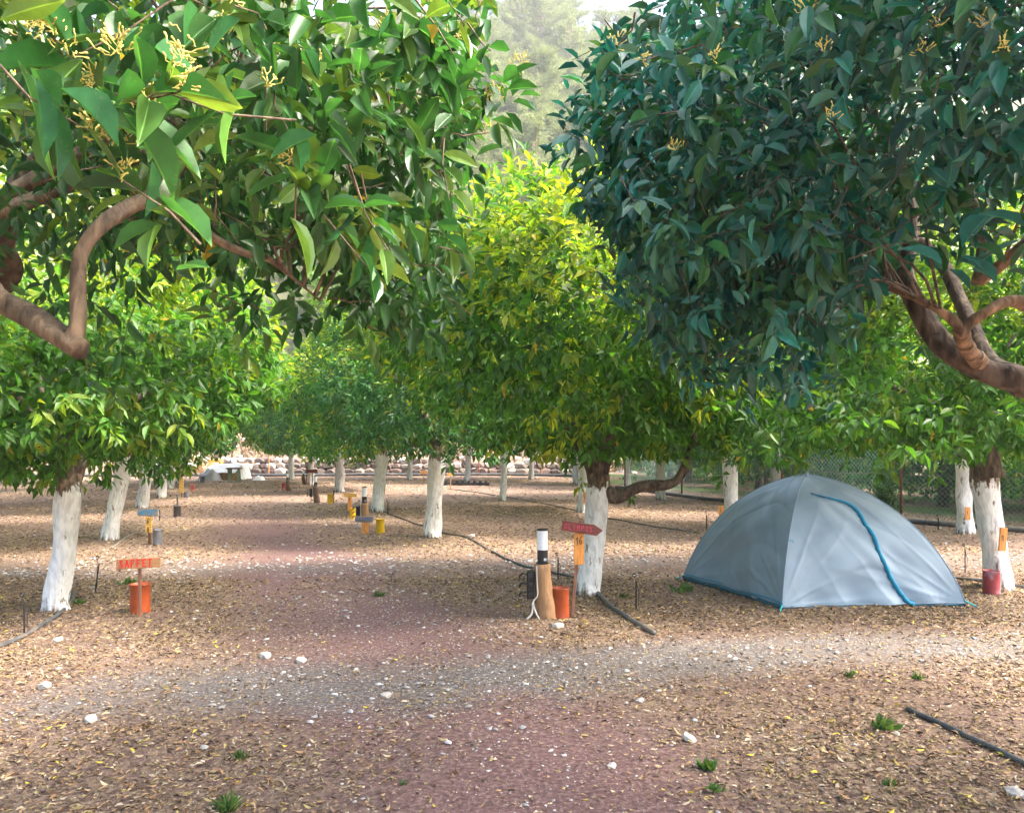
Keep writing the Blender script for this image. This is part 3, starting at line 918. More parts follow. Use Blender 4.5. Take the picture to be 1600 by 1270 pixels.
# ---- the two near trees whose crowns fill the top of the picture
def near_tree(name_label, x, y, trunk_pts, trunk_r, limbs, center, R, zt, zb, nsh, mat, pal, seed, clusters, L=.118, filt=None, edge=None, paint='painted'):
    root = tree_root('orange_tree', x, y, name_label)
    base = np.array(root.location)
    rs = np.random.RandomState(seed)
    v, f = tube(smooth_path([np.array(p) for p in trunk_pts], 7), trunk_r, 18, .07, seed)
    MB().add(v, f).build('trunk', M[paint], root, smooth=True)
    for i, (pts, rad, mt) in enumerate(limbs):
        limb(root, [np.array(p) - base for p in pts], rad, M[mt], seed + i, 14, .09)
    P, D, yg = crown_shoots(rs, nsh, center, R, zt, zb, .13, .35)
    young_sunlit = yg
    Ls = np.full(len(P), L)
    if filt is not None:
        k = filt(P); P, D, young_sunlit, Ls = P[k], D[k], young_sunlit[k], Ls[k]
    for (q, sp, m, dvec) in clusters:
        p2 = np.array(q)[None] + rs.normal(0, 1, (m, 3)) * np.array(sp)[None]
        P = np.concatenate([P, p2])
        D = np.concatenate([D, np.array(dvec)[None] + rs.normal(0, .45, (m, 3))])
        Ls = np.concatenate([Ls, np.full(m, .122 if m <= 4 else (.105 if m < 12 else L))])
        young_sunlit = np.concatenate([young_sunlit, (rs.uniform(0, 1, m) < .25) * rs.uniform(.2, .6, m)])
    if edge is not None:
        k = edge(P, rs); P, D, young_sunlit, Ls = P[k], D[k], young_sunlit[k], Ls[k]
    A = shoots_to_leaves(rs, P, D, 7, Ls, young_sunlit * .45, pal, hang=.38, spread=.13)
    dcam = np.linalg.norm(A[0] - np.array([0, 0, CAM_H]), axis=1)
    keep = dcam > .98
    A = tuple(a[keep] for a in A)
    place_leaves(root, A, mat, 300, rs, TPL_MID)
    # a short stem under every shoot, and boughs from the limbs to some of them
    anchors = np.concatenate([np.array(smooth_path([np.array(p) for p in pts], 5)) for pts, _, _ in limbs])
    V, Fc = [], []
    def add_t(pp, rad):
        if min(np.linalg.norm(q - np.array([0, 0, CAM_H])) for q in pp) < .9: return
        v, f = tube([q - base for q in pp], rad, 4, 0, 1, cap=False)
        b = len(V); V.extend(v)
        for (q0, q1, q2, q3) in f:
            Fc.append((q0 + b, q1 + b, q2 + b)); Fc.append((q0 + b, q2 + b, q3 + b))
    Dn = D / np.linalg.norm(D, axis=1, keepdims=True)
    for i in range(len(P)):
        if rs.uniform() < .45: continue
        ln = rs.uniform(.07, .17)
        a = P[i] - Dn[i] * ln + rs.normal(0, .05, 3) + np.array([0, 0, .04])
        add_t([a, (a + P[i]) / 2 + rs.normal(0, .012, 3), P[i]], [.0026, .0021, .0015])
    for i in rs.permutation(len(P))[:190]:
        p = P[i] - Dn[i] * .12
        if p[1] > .3 and 745 < 800 + F * p[0] / p[1] < 960: continue
        dd = np.linalg.norm(anchors - p, axis=1)
        a = anchors[np.argmin(dd + rs.uniform(0, .5, len(dd)))]
        ln = np.linalg.norm(a - p)
        if ln > 1.3 or a[0] < -1.15 or (a[1] < 2.3 and a[0] < 0): continue
        m1 = a * .62 + p * .38 + rs.normal(0, .07, 3) + np.array([0, 0, .14 * ln]); m2 = a * .25 + p * .75 + rs.normal(0, .06, 3) + np.array([0, 0, .12 * ln])
        add_t(smooth_path([a, m1, m2, p], 3), [.0065, .005, .0035, .002])
    me = np_mesh('twigs', np.array(V), np.array(Fc), None, M['bark_dark'] if pal == 'blue' else M['bark'], True)
    o = bpy.data.objects.new('twigs', me); link(o, root); tag(o, kind='stuff')
    return root, P, rs


def blossom_mesh(k):
    rs = np.random.RandomState(300 + k)
    mb = MB()
    for i in range(15):
        d = rs.normal(0, 1, 3); d[2] = abs(d[2]) * .7 + .5; d /= np.linalg.norm(d)
        l = rs.uniform(.012, .036)
        b = d * .004 + rs.normal(0, .013, 3)
        e = b + d * l
        mid = (b + e) / 2 + rs.normal(0, .003, 3)
        v, f = tube([b, mid, e - d * .002, e + d * .004, e + d * .007], [.0012, .0014, .0022, .0032, .0014], 6, 0, i)
        mb.add(v, f)
    me = bpy.data.meshes.new('blossom'); me.from_pydata(mb.v, [], mb.f); me.materials.append(M['blossom']); me.update()
    return me


BLOS = [blossom_mesh(k) for k in range(4)]


def add_blossom(root, p, rs, s=1.0):
    o = bpy.data.objects.new('blossom', BLOS[rs.randint(4)])
    o.location = Vector(p) - root.location
    o.rotation_euler = (rs.normal(0, .4), rs.normal(0, .4), rs.uniform(0, 6.28)); o.scale = (s * .66, s * .66, s * .66)
    link(o, root)


d0 = 2.05
T0_limbs = [
    ([(-2.1, 2.0, 1.2), (-2.05, 2.02, 1.55), (-1.75, 2.05, 1.92), at(-60, 430, 2.1), at(0, 470, 2.05), at(60, 503, 2.0), at(124, 545, 1.95)], [.085, .06, .042, .036, .032, .030, .030], 'bark'),
    ([at(112, 540, 1.96), at(122, 500, 1.96), at(122, 440, 1.97), at(128, 395, 1.98), at(160, 352, 2.0), at(205, 322, 2.05), at(245, 300, 2.1), at(330, 205, 2.4), at(390, 130, 2.7), at(450, 20, 3.0)], [.028, .019, .018, .018, .019, .020, .019, .018, .016, .010], 'bark'),
    ([at(238, 318, 2.1), at(290, 338, 2.08), at(340, 375, 2.1), at(385, 396, 2.15), at(420, 405, 2.25), at(455, 432, 2.35), at(500, 470, 2.5)], [.016, .0125, .011, .010, .009, .006, .003], 'bark'),
    ([(-2.1, 2.0, 1.25), (-2.3, 2.3, 1.8), (-2.0, 2.8, 2.4), (-1.3, 3.1, 3.0), (-.7, 3.2, 3.4)], [.08, .05, .035, .025, .012], 'bark'),
    ([(-2.05, 2.7, 2.3), (-1.5, 3.1, 2.75), (-.9, 3.1, 2.95), (-.45, 2.9, 2.9), (-.2, 2.7, 2.7)], [.035, .022, .016, .011, .006], 'bark'),
    ([at(30, 640, 4.2) + np.array([-1.6, 0, -.3]), at(-40, 480, 3.2), at(5, 380, 3.0), at(20, 300, 3.0), at(120, 180, 3.0)], [.06, .05, .04, .035, .02], 'bark_dark'),
]
near_up = (-.1, -.5, .2)


def t0_edge(P, rs):
    # the ragged right hand outline of the crown
    px = 800 + F * P[:, 0] / np.maximum(P[:, 1], .1); py = HZ - F * (P[:, 2] - CAM_H) / np.maximum(P[:, 1], .1)
    r = rs.uniform(-24, 24, len(P)) + 14 * np.sin(P[:, 2] * 12) + 12 * np.sin(P[:, 1] * 9)
    lim = np.interp(py, [-100, 30, 90, 180, 240, 330, 450, 560, 620], [730, 735, 800, 800, 735, 715, 710, 670, 620]) + r
    bot = np.interp(px, [400, 520, 560, 700, 760], [430, 470, 540, 550, 420]) + r
    return (P[:, 1] < .3) | ((px < lim) & ((py < bot) | (px < 480)))


def r0_edge(P, rs):
    px = 800 + F * P[:, 0] / np.maximum(P[:, 1], .1); py = HZ - F * (P[:, 2] - CAM_H) / np.maximum(P[:, 1], .1)
    r = rs.uniform(-24, 24, len(P)) + 16 * np.sin(P[:, 2] * 11 + 1) + 12 * np.sin(P[:, 1] * 7)
    lim = np.interp(py, [-100, 0, 40, 90, 140, 300, 360, 450, 560], [1065, 1045, 985, 925, 895, 893, 950, 990, 1035]) + r
    low = np.interp(px, [960, 1040, 1120, 1300, 1370, 1430, 1600], [480, 590, 610, 600, 440, 350, 370]) + r * 1.9
    return (P[:, 1] < .3) | ((px > lim) & (py < low))


def t0_filt(P):
    px = 800 + F * P[:, 0] / np.maximum(P[:, 1], .1); py = HZ - F * (P[:, 2] - CAM_H) / np.maximum(P[:, 1], .1)
    d = np.linalg.norm(P - np.array([0, 0, CAM_H]), axis=1)
    r = np.random.RandomState(5).uniform(0, 1, len(P))
    w = 14 * np.sin(P[:, 0] * 9) + 14 * np.sin(P[:, 1] * 7) + r * 40 - 20
    lim = np.interp(px, [-400, 0, 420, 520, 590, 700, 760, 800], [420, 400, 420, 460, 520, 520, 330, 180]) + w
    low = (P[:, 1] > .3) & (py > lim)
    low |= P[:, 2] < 1.75
    right = (P[:, 1] > .3) & (px > 770 + w * .7)
    thin = (px < 470) & (py > 260) & (r < .5)         # open under the big limb
    front = (px > -100) & (px < 500) & (py > 235) & (P[:, 1] < 2.45) & (P[:, 1] > .3)
    return (d > 1.25) & ~low & ~thin & ~right & ~front & ~((P[:, 1] < 1.7) & (P[:, 1] > .2) & (P[:, 0] > -1.1) & (P[:, 2] < 2.9))


T0, T0P, rs0 = near_tree(
    'near orange tree whose leafy crown and bare bent limb fill the upper left', -2.1, 2.0,
    [(0, 0, -.1), (.0, 0, .15), (-.02, 0, .6), (0, 0, 1.0), (.02, 0, 1.3)], [.19, .15, .13, .13, .12], T0_limbs,
    (-2.05, 2.2, 2.95), 2.35, 1.7, 1.25, 7000, M['leaf_near'], 'deep', 71,
    [
        (at(150, 235, 1.2), (.03, .03, .02), 2, near_up), (at(245, 175, 1.3), (.05, .04, .03), 2, near_up),
        (at(275, 115, 1.15), (.03, .03, .02), 2, (.5, -.4, 0)), (at(60, 80, 1.25), (.04, .04, .03), 2, near_up),
        (at(20, 150, 1.2), (.02, .02, .02), 1, (-.5, -.3, -.1)), (at(330, 60, 1.5), (.10, .08, .05), 6, near_up),
        (at(440, 60, 1.6), (.12, .1, .06), 8, near_up), (at(445, 245, 1.6), (.06, .05, .04), 4, (.1, -.5, -.2)),
        (at(410, 180, 1.8), (.12, .1, .08), 8, near_up), (at(560, 60, 1.9), (.18, .15, .10), 16, near_up),
        (at(610, 130, 2.0), (.18, .15, .12), 18, near_up), (at(700, 120, 1.8), (.07, .06, .05), 5, (.2, -.5, -.2)),
        (at(760, 110, 2.2), (.16, .15, .15), 16, (.5, -.4, .1)), (at(700, 230, 2.4), (.2, .2, .2), 26, (.4, -.4, -.1)),
        (at(720, 330, 2.6), (.12, .2, .2), 22, (.3, -.4, -.3)), (at(620, 300, 2.5), (.22, .25, .2), 36, (.2, -.4, -.3)),
        (at(560, 420, 2.7), (.25, .25, .14), 34, (.2, -.4, -.5)), (at(670, 450, 2.8), (.15, .2, .15), 34, (.1, -.3, -.6)),
        (at(640, 520, 2.9), (.10, .2, .10), 20, (.1, -.3, -.8)), (at(560, 470, 2.9), (.15, .2, .12), 18, (.1, -.3, -.8)),
        (at(500, 300, 2.6), (.3, .3, .25), 34, (0, -.4, -.5)), (at(300, 480, 3.0), (.45, .3, .22), 30, (0, -.3, -.8)),
        (at(100, 360, 3.0), (.4, .3, .3), 40, (0, -.3, -.6)), (at(60, 220, 2.6), (.3, .3, .25), 30, (0, -.3, -.4)),
        (at(200, 80, 2.2), (.4, .3, .2), 50, (0, -.3, -.2)), (at(815, 115, 2.3), (.05, .06, .05), 3, (.8, -.3, 0)),
        (at(800, 170, 2.4), (.06, .06, .05), 4, (.8, -.3, -.2)),
    ], L=.088, filt=t0_filt, edge=t0_edge)
for (px, py, d) in [(150, 205, 1.2), (52, 45, 1.25), (280, 90, 1.15), (175, 75, 1.2), (212, 150, 1.35), (480, 95, 1.7), (130, 130, 1.35), (440, 250, 1.6), (350, 45, 1.6), (180, 215, 1.25),
                    (650, 45, 1.9), (700, 65, 1.9), (805, 100, 2.3), (765, 150, 2.2), (760, 205, 2.4), (660, 255, 2.4), (545, 180, 2.0), (600, 40, 1.8)]:
    add_blossom(T0, at(px, py, d), rs0, 1.0)
    add_blossom(T0, at(px + 12, py - 6, d), rs0, .9)

R0_limbs = [
    ([(2.95, 3.3, 1.2), (2.9, 3.3, 1.55), at(1700, 640, 3.2), at(1600, 598, 3.2), at(1540, 580, 3.25), at(1480, 545, 3.3), at(1440, 490, 3.4), at(1415, 430, 3.45), at(1425, 350, 3.5), at(1400, 240, 3.6), at(1330, 120, 3.7)], [.1, .085, .064, .056, .052, .047, .042, .037, .033, .026, .016], 'bark_dark'),
    ([at(1620, 480, 3.0), at(1580, 470, 2.95), at(1545, 485, 2.9), at(1515, 505, 2.9), at(1495, 522, 2.9)], [.030, .022, .019, .019, .023], 'bark_sunlit'),
    ([at(1500, 512, 2.9), at(1478, 492, 2.9), at(1440, 470, 2.95), at(1410, 458, 3.0), at(1385, 448, 3.05)], [.020, .016, .014, .013, .009], 'bark_sunlit'),
    ([at(1502, 515, 2.92), at(1512, 545, 3.05), at(1530, 565, 3.2)], [.028, .03, .035], 'bark_sunlit'),
    ([at(1528, 442, 2.9), at(1535, 400, 2.92), at(1530, 350, 2.95), at(1500, 250, 3.1)], [.024, .021, .018, .012], 'bark'),
    ([at(1530, 440, 2.9), at(1560, 418, 2.88), at(1600, 385, 2.85), at(1680, 330, 2.9), at(1760, 420, 3.05)], [.022, .021, .025, .032, .04], 'bark_sunlit'),
    ([at(1600, 600, 3.2), at(1540, 560, 3.5), at(1500, 470, 3.8), at(1450, 390, 4.0), at(1300, 300, 4.2), at(1150, 200, 4.2)], [.06, .045, .035, .03, .022, .012], 'bark_dark'),
    ([(2.92, 3.3, 1.5), (3.2, 3.6, 2.2), (3.4, 3.8, 3.0), (3.2, 3.9, 3.8)], [.07, .05, .035, .02], 'bark_dark'),
]


def r0_filt(P):
    py = HZ - F * (P[:, 2] - CAM_H) / np.maximum(P[:, 1], .1)
    d = np.linalg.norm(P - np.array([0, 0, CAM_H]), axis=1)
    px = 800 + F * P[:, 0] / np.maximum(P[:, 1], .1)
    r = np.random.RandomState(6).uniform(0, 1, len(P))
    w = 16 * np.sin(P[:, 0] * 8) + 14 * np.sin(P[:, 1] * 6) + r * 44 - 22
    fr = P[:, 1] > .4
    lim = np.interp(px, [860, 900, 960, 1040, 1290, 1360, 1420, 1600], [240, 330, 430, 520, 500, 400, 330, 340]) + w
    left = fr & (px < 888 + w * .5 + np.clip(110 - py, 0, 200) * .8)
    return (d > 1.9) & ~(fr & (py > lim)) & ~left & (P[:, 2] > 1.8)


R0, R0P, rs1 = near_tree(
    'near orange tree with dark crown tinted with flare blue, filling the upper right above the tent', 2.95, 3.3,
    [(0, 0, -.1), (.0, 0, .15), (.02, 0, .6), (0, 0, 1.0), (-.02, 0, 1.35)], [.2, .16, .14, .14, .13], R0_limbs,
    (2.9, 3.55, 2.98), 2.66, 1.65, 1.2, 10200, M['leaf_flare_blue'], 'blue', 72,
    [
        (at(1285, 380, 2.4), (.04, .04, .03), 2, (0, -.5, -.6)), (at(1240, 350, 2.5), (.08, .08, .05), 3, (0, -.5, -.4)),
        (at(1340, 250, 2.5), (.2, .15, .12), 12, (0, -.5, -.2)), (at(1480, 180, 2.3), (.12, .12, .08), 7, (0, -.5, .1)),
        (at(1530, 200, 2.3), (.10, .1, .06), 5, (.2, -.5, .1)), (at(1590, 350, 2.1), (.04, .05, .03), 3, (-.4, -.5, .1)),
        (at(1500, 310, 2.5), (.15, .12, .08), 9, (0, -.5, -.2)), (at(1050, 450, 3.0), (.3, .3, .16), 70, (-.1, -.3, -.6)),
        (at(1180, 480, 3.0), (.35, .3, .13), 80, (0, -.3, -.7)), (at(1310, 470, 3.1), (.3, .3, .12), 55, (0, -.3, -.7)),
        (at(980, 350, 3.2), (.2, .3, .2), 50, (-.3, -.3, -.5)), (at(930, 250, 3.3), (.12, .3, .2), 45, (-.6, -.3, -.1)),
        (at(950, 130, 3.4), (.12, .3, .15), 40, (-.6, -.3, .3)), (at(1010, 70, 3.4), (.15, .3, .12), 34, (-.4, -.3, .7)),
        (at(1100, 60, 3.4), (.3, .3, .2), 50, (-.2, -.3, .6)), (at(1150, 250, 3.0), (.45, .3, .3), 120, (-.1, -.4, -.1)),
        (at(1350, 120, 3.0), (.5, .3, .3), 120, (0, -.4, 0)), (at(1060, 540, 3.4), (.16, .2, .12), 30, (0, -.3, -.8)), (at(1180, 565, 3.5), (.28, .2, .12), 44, (0, -.3, -.8)), (at(1300, 570, 3.6), (.2, .2, .13), 34, (0, -.3, -.8)), (at(1110, 590, 3.6), (.12, .2, .12), 16, (0, -.3, -.8)), (at(1380, 500, 3.6), (.12, .2, .12), 14, (0, -.3, -.8)),
        (at(1250, 330, 3.6), (.5, .3, .3), 130, (0, -.4, -.3)),
    ], L=.092, filt=r0_filt, edge=r0_edge)
def blossom_at_shoots(root, P, rs, num, s_):
    px = 800 + F * P[:, 0] / np.maximum(P[:, 1], .1); py = HZ - F * (P[:, 2] - CAM_H) / np.maximum(P[:, 1], .1)
    ok = (P[:, 1] > .5) & (px > 0) & (px < 1600) & (py > 0) & (py < 620)
    idx = np.where(ok)[0]
    d = np.linalg.norm(P[idx] - np.array([0, 0, CAM_H]), axis=1)
    cell = {}
    for j in np.argsort(d):
        i = idx[j]; c_ = (int(px[i] // 75), int(py[i] // 75))
        if c_ in cell or rs.uniform() < .25: cell.setdefault(c_, 0); continue
        cell[c_] = 1
        q = P[i] - (P[i] - np.array([0, 0, CAM_H])) * (.05 / np.linalg.norm(P[i] - np.array([0, 0, CAM_H]))) + np.array([0, 0, .015])
        add_blossom(root, q, rs, s_)
        num -= 1
        if num <= 0: break


blossom_at_shoots(R0, R0P, rs1, 12, .8)
blossom_at_shoots(T0, T0P, rs0, 8, .85)

# limbs of the row three tree that rise to the right behind the near crown
for o in bpy.data.objects:
    if o.name.startswith('orange_tree') and 'peeling red tin' in str(o.get('label')):
        b = np.array(o.location)
        limb(o, [at(1545, 745, 8.45) - b, at(1540, 700, 8.45) - b, at(1525, 650, 8.4) - b, at(1535, 610, 8.3) - b, at(1500, 540, 8.2) - b], [.16, .14, .12, .10, .08], M['bark_dark'], 9, 12)
        limb(o, [at(1530, 680, 8.45) - b, at(1545, 655, 8.4) - b, at(1580, 655, 8.4) - b, at(1640, 665, 8.4) - b], [.09, .08, .075, .06], M['bark_dark'], 10, 12)

# ------------------------------------------------------------------ pines on the hill
PINE = []
def make_pines():
    for k in range(4):
        rs = np.random.RandomState(400 + k)
        H = 10.0
        nb = 54
        Pp, Dd = [], []
        tw = MB()
        for i in range(nb):
            t = .28 + .72 * (i / nb) ** .9
            a = rs.uniform(0, 6.28); ln = (2.3 * math.sin(math.pi * min(1, max(0, t * .92 + .06))) ** .8 + .7) * rs.uniform(.6, 1.2)
            b = np.array([.12 * math.sin(t * 5 + k), .1 * math.cos(t * 4), H * t])
            dirv = np.array([math.cos(a), math.sin(a), rs.uniform(.0, .55)])
            e = b + dirv * ln
            tw.tube([b, (b + e) / 2 + np.array([0, 0, -.1]), e], [.05, .035, .012], 4)
            m = int(34 * ln) + 14
            u = rs.uniform(.25, 1.08, m)[:, None]
            q = b + (e - b) * u + rs.normal(0, .26, (m, 3)) * np.array([1, 1, .6])
            Pp.append(q); Dd.append(np.repeat(dirv[None], m, 0) + rs.normal(0, .35, (m, 3)) + np.array([0, 0, .35]))
        Pp = np.concatenate(Pp); Dd = np.concatenate(Dd)
        per = 7
        P3 = np.repeat(Pp, per, 0); D3 = np.repeat(Dd, per, 0) + rs.normal(0, .55, (len(Pp) * per, 3))
        n = len(P3)
        L = rs.uniform(.22, .42, n); W = L * .13
        r = rs.uniform(0, 1, (n, 1))
        C = np.array([[.17, .21, .09]]) * (1 - r) + np.array([[.33, .37, .17]]) * r  # needle green made paler, haze put into the colour
        N = rs.normal(0, 1, (n, 3))
        tv = np.array([(0, 0, 0), (.5, .5, 0), (.5, -.5, 0), (1, 0, 0)], float); tt = np.array([(0, 2, 1), (1, 2, 3)])
        v, t_, c = leaf_arrays(P3, D3, N, L, W, C, (tv, tt))
        fol = np_mesh('needles', v, t_, c, M['needle'])
        v2, f2 = tube(smooth_path([(0, 0, -.5), (.05, 0, 2), (.12 * math.sin(2.5 + k), .1, H * .5), (0, 0, H)], 4), [.2, .16, .11, .03], 7, .05, k)
        tw.add(v2, f2)
        me = bpy.data.meshes.new('trunk'); me.from_pydata(tw.v, [], tw.f); me.materials.append(M['pine_bark']); me.update()
        PINE.append((fol, me))
make_pines()
rsP = np.random.RandomState(77)
cnt = 0
for row, Y in enumerate([57, 62, 67, 73, 79, 86, 93, 101, 110, 120, 131, 143, 155]):
    step = 3.0 + Y * .012
    x = -.42 * Y
    while x < .42 * Y:
        px = 800 + F * x / Y
        dens = 1.0 if 700 < px < 1000 else .55
        if rsP.uniform() < dens:
            xx = x + rsP.uniform(-1.2, 1.2); yy = Y + rsP.uniform(-2, 2)
            s = rsP.uniform(.95, 1.5)
            r_ = empty('pine_tree', (xx, yy, hill_z(xx, yy) - .3), rsP.uniform(0, 6.28), 'olive green pine growing on the far hillside', 'tree', 'pines on the hillside')
            k = cnt % 4
            a = bpy.data.objects.new('trunk', PINE[k][1]); link(a, r_)
            b = bpy.data.objects.new('needles', PINE[k][0]); link(b, r_); tag(b, kind='stuff')
            r_.scale = (s, s, s * rsP.uniform(.9, 1.1))
            cnt += 1
        x += step
print('pines', cnt)

# ------------------------------------------------------------------ dry stone wall
def stone_mesh(k):
    rs = np.random.RandomState(500 + k)
    import bmesh
    bm = bmesh.new(); bmesh.ops.create_icosphere(bm, subdivisions=1, radius=.5)
    for v in bm.verts:
        v.co = Vector((np.sign(v.co.x) * abs(v.co.x) ** .8, np.sign(v.co.y) * abs(v.co.y) ** .8, np.sign(v.co.z) * abs(v.co.z) ** .8)) * (1 + rs.uniform(-.13, .13))
    me = bpy.data.meshes.new('stone'); bm.to_mesh(me); bm.free(); return me


STONE_M = [simple_mat('limestone_%d' % i, c, .9, .35, 4) for i, c in enumerate([(.24, .20, .165), (.12, .095, .08), (.46, .42, .38), (.17, .12, .10)])]
STN = []
for k in range(12):
    me = stone_mesh(k); me.materials.append(STONE_M[[0, 1, 2, 3, 1, 0, 3, 1][k % 8]]); STN.append(me)
wall = empty('dry_stone_wall', (-6, 37.6, 0), 0, 'low dry stone wall of rough boulders at the foot of the bank', 'wall')
rsW = np.random.RandomState(9)
for lvl in range(3):
    x = -13.0 + lvl * .2
    while x < 9.5:
        w = rsW.uniform(.32, .62)
        o = bpy.data.objects.new('stone', STN[rsW.randint(12)])
        o.location = (x + w / 2, rsW.normal(0, .05) + lvl * .08, .14 + lvl * .26 + rsW.normal(0, .02))
        o.scale = (w * 1.12, .45, rsW.uniform(.26, .36)); o.rotation_euler = (rsW.normal(0, .1), rsW.normal(0, .1), rsW.normal(0, .15))
        if not (lvl == 2 and rsW.uniform() < .25): link(o, wall)
        x += w
# stones lying on the bank: a countless scatter
v_, f_ = [], []
rsB = np.random.RandomState(10)
base_me = STN[0]
bv = np.array([v.co[:] for v in base_me.vertices]); bt = np.array([p.vertices[:] for p in base_me.polygons])
V, T, C = [], [], []
for i in range(420):
    x = rsB.uniform(-20, 8); y = rsB.uniform(38.6, 47)
    s = rsB.uniform(.08, .34)
    z = float(ground_z(x, y))
    V.append(bv * np.array([s * 1.4, s, s * .8]) + np.array([x, y, z])); T.append(bt + 12 * 0 + i * len(bv)); c = rsB.uniform(.38, .62); C.append(np.repeat([[c, c * .93, c * .85]], len(bv), 0))
me = np_mesh('bank_stones', np.concatenate(V), np.concatenate(T), np.concatenate(C), M['pebble'])
o = bpy.data.objects.new('bank_stones', me); link(o); tag(o, 'pale stones scattered over the ochre bank', None, None, 'stuff')

# dry scrub on the bank
rs = np.random.RandomState(12)
n = 9000
x = rs.uniform(-22, 8, n); y = rs.uniform(39.5, 50, n); z = ground_z(x, y)
A = (np.stack([x, y, z], 1), rs.normal(0, .5, (n, 3)) + np.array([[0, 0, 1]]), rs.normal(0, 1, (n, 3)), rs.uniform(.2, .7, n), rs.uniform(.02, .05, n),
     np.array([[.42, .30, .17]]) * rs.uniform(.6, 1.2, (n, 1)))
v, t, c = leaf_arrays(*A, TPL_LO)
o = bpy.data.objects.new('dry_scrub', np_mesh('dry_scrub', v, t, c, M['litter'])); link(o); tag(o, 'dry tan scrub growing on the bank', None, None, 'stuff')

# ------------------------------------------------------------------ chain link fence
FL = [(14.5, 9.2), (12, 11.2), (9.6, 13.4), (7.8, 15.4), (6.5, 18.5), (5.0, 22.6), (3.9, 26.5)]
fence = empty('chain_link_fence', (9.6, 13.4, 0), 0, 'chain link fence on rusty posts between the orchard and the grass beyond', 'fence')
fo = np.array([9.6, 13.4, 0])
HF = 1.65
for i, (x, y) in enumerate(FL):
    MB().tube([np.array([x, y, -.1]) - fo, np.array([x, y, HF + .05]) - fo], [.026, .026], 8).build('post', M['rust'], fence, smooth=True)
for i in range(len(FL) - 1):
    a = np.array([*FL[i], 0.]); b = np.array([*FL[i + 1], 0.])
    ln = np.linalg.norm(b - a); u = (b - a) / ln
    sp = .10
    mb = MB()
    for sg in (1, -1):
        k = -HF
        while k < ln:
            s0, s1 = (k, k + HF) if sg > 0 else (k + HF, k)
            z0, z1 = 0.03, HF
            p = [s0, s1]; zz = [z0, z1]
            # clip to the bay
            def clip(s0, z0, s1, z1, lo, hi):
                if s0 == s1: return None
                ts = sorted([(lo - s0) / (s1 - s0), (hi - s0) / (s1 - s0)])
                t0, t1 = max(0, ts[0]), min(1, ts[1])
                if t1 <= t0: return None
                return (s0 + (s1 - s0) * t0, z0 + (z1 - z0) * t0, s0 + (s1 - s0) * t1, z0 + (z1 - z0) * t1)
            q = clip(s0, z0, s1, z1, 0, ln)
            if q:
                P0 = a + u * q[0] + np.array([0, 0, q[1]]); P1 = a + u * q[2] + np.array([0, 0, q[3]])
                mb.tube([P0 - fo, P1 - fo], [.0034, .0034], 3, cap=False)
            k += sp
    w_ = mb.build('wire_mesh', M['wire'], fence); w_['kind'] = 'stuff'
    for zz in (HF - .01, .95):
        md = (a + b) / 2 + np.array([0, 0, zz - .03])
        MB().tube([a + [0, 0, zz] - fo, md - fo, b + [0, 0, zz] - fo], [.004] * 3, 5).build('straining_wire', M['pale_hose'], fence)
# slim posts of the far fence along the wall
far_f = empty('post_and_wire_fence', (-5, 36.6, 0), 0, 'thin posts with a single wire along the foot of the stone wall', 'fence')
for i, x in enumerate([-19, -15.5, -11.6, -8.3, -4.8, -1.6, 1.4, 4.0]):
    MB().tube([(x + 5, 0, -.1), (x + 5.03, 0, 1.5)], [.035, .03], 7).build('post', M['rust'] if i % 2 else M['tan_wood'], far_f)
MB().tube([(-14, 0, 1.05), (-3, 0, 1.0), (9, 0, 1.05)], [.006] * 3, 4).build('straining_wire', M['wire'], far_f)


# ------------------------------------------------------------------ hoses and pipes
def hose(pix, r, mat, label, name='irrigation_hose', world=None, lift=0.0):
    pts = [np.array([*gp(*p), 0.0]) for p in pix] if world is None else [np.array(p, float) for p in world]
    P = smooth_path(pts, 8)
    P = [np.array([p[0], p[1], float(ground_z(p[0], p[1])) + r * .9 + lift]) for p in P]
    v, f = tube(P, [r] * len(P), 8, 0, 1)
    o = MB().add(v, f).build(name, M[mat], None, smooth=True)
    tag(o, label, 'hose')
    return o


hose([(-60, 1030), (0, 1010), (45, 990), (85, 965), (108, 944), (116, 926)], .018, 'hose', 'grey hose curving round the foot of the nearest left trunk')
hose([(934, 927), (955, 948), (985, 970), (1022, 990)], .022, 'hose', 'short dark hose running from the OLIMPOS tree towards the viewer')
hose([(1418, 1110), (1480, 1138), (1540, 1168), (1600, 1198), (1680, 1240)], .016, 'hose', 'black hose lying in the leaves at the lower right corner')
hose([(598, 799), (640, 815), (690, 832), (730, 840), (765, 862), (810, 883), (850, 892), (905, 905)], .016, 'hose', 'thin black hose snaking from the middle trunks to the lamp post')
hose([(1440, 896), (1500, 904), (1540, 908), (1600, 918), (1680, 928)], .018, 'hose', 'black hose passing the peeling red tin right of the tent')
hose([(175, 858), (188, 846), (205, 836), (222, 830)], .016, 'pale_hose', 'dusty hose ending beside the blue lettered sign')
hose([(700, 764), (760, 772), (800, 778), (860, 790), (915, 800)], .014, 'hose', 'thin hose between the slim tree and the pale tagged tree')
hose([(930, 808), (980, 815), (1040, 826), (1090, 833)], .014, 'hose', 'thin hose behind the OLIMPOS tree running towards the tent')
hose([(110, 770)], .05, 'hose', 'thick black pipe along the foot of the chain link fence', 'water_pipe', [(14, 9.0), (11.8, 11.0), (9.4, 13.2), (7.6, 15.2), (6.3, 18.4), (4.8, 22.5), (3.6, 26.5)])
hose([(110, 770)], .07, 'hose', 'long black pipe lying before the stone wall', 'water_pipe', [(-22, 34.6), (-15, 35.4), (-8, 35.7), (0, 35.9), (4, 34)])


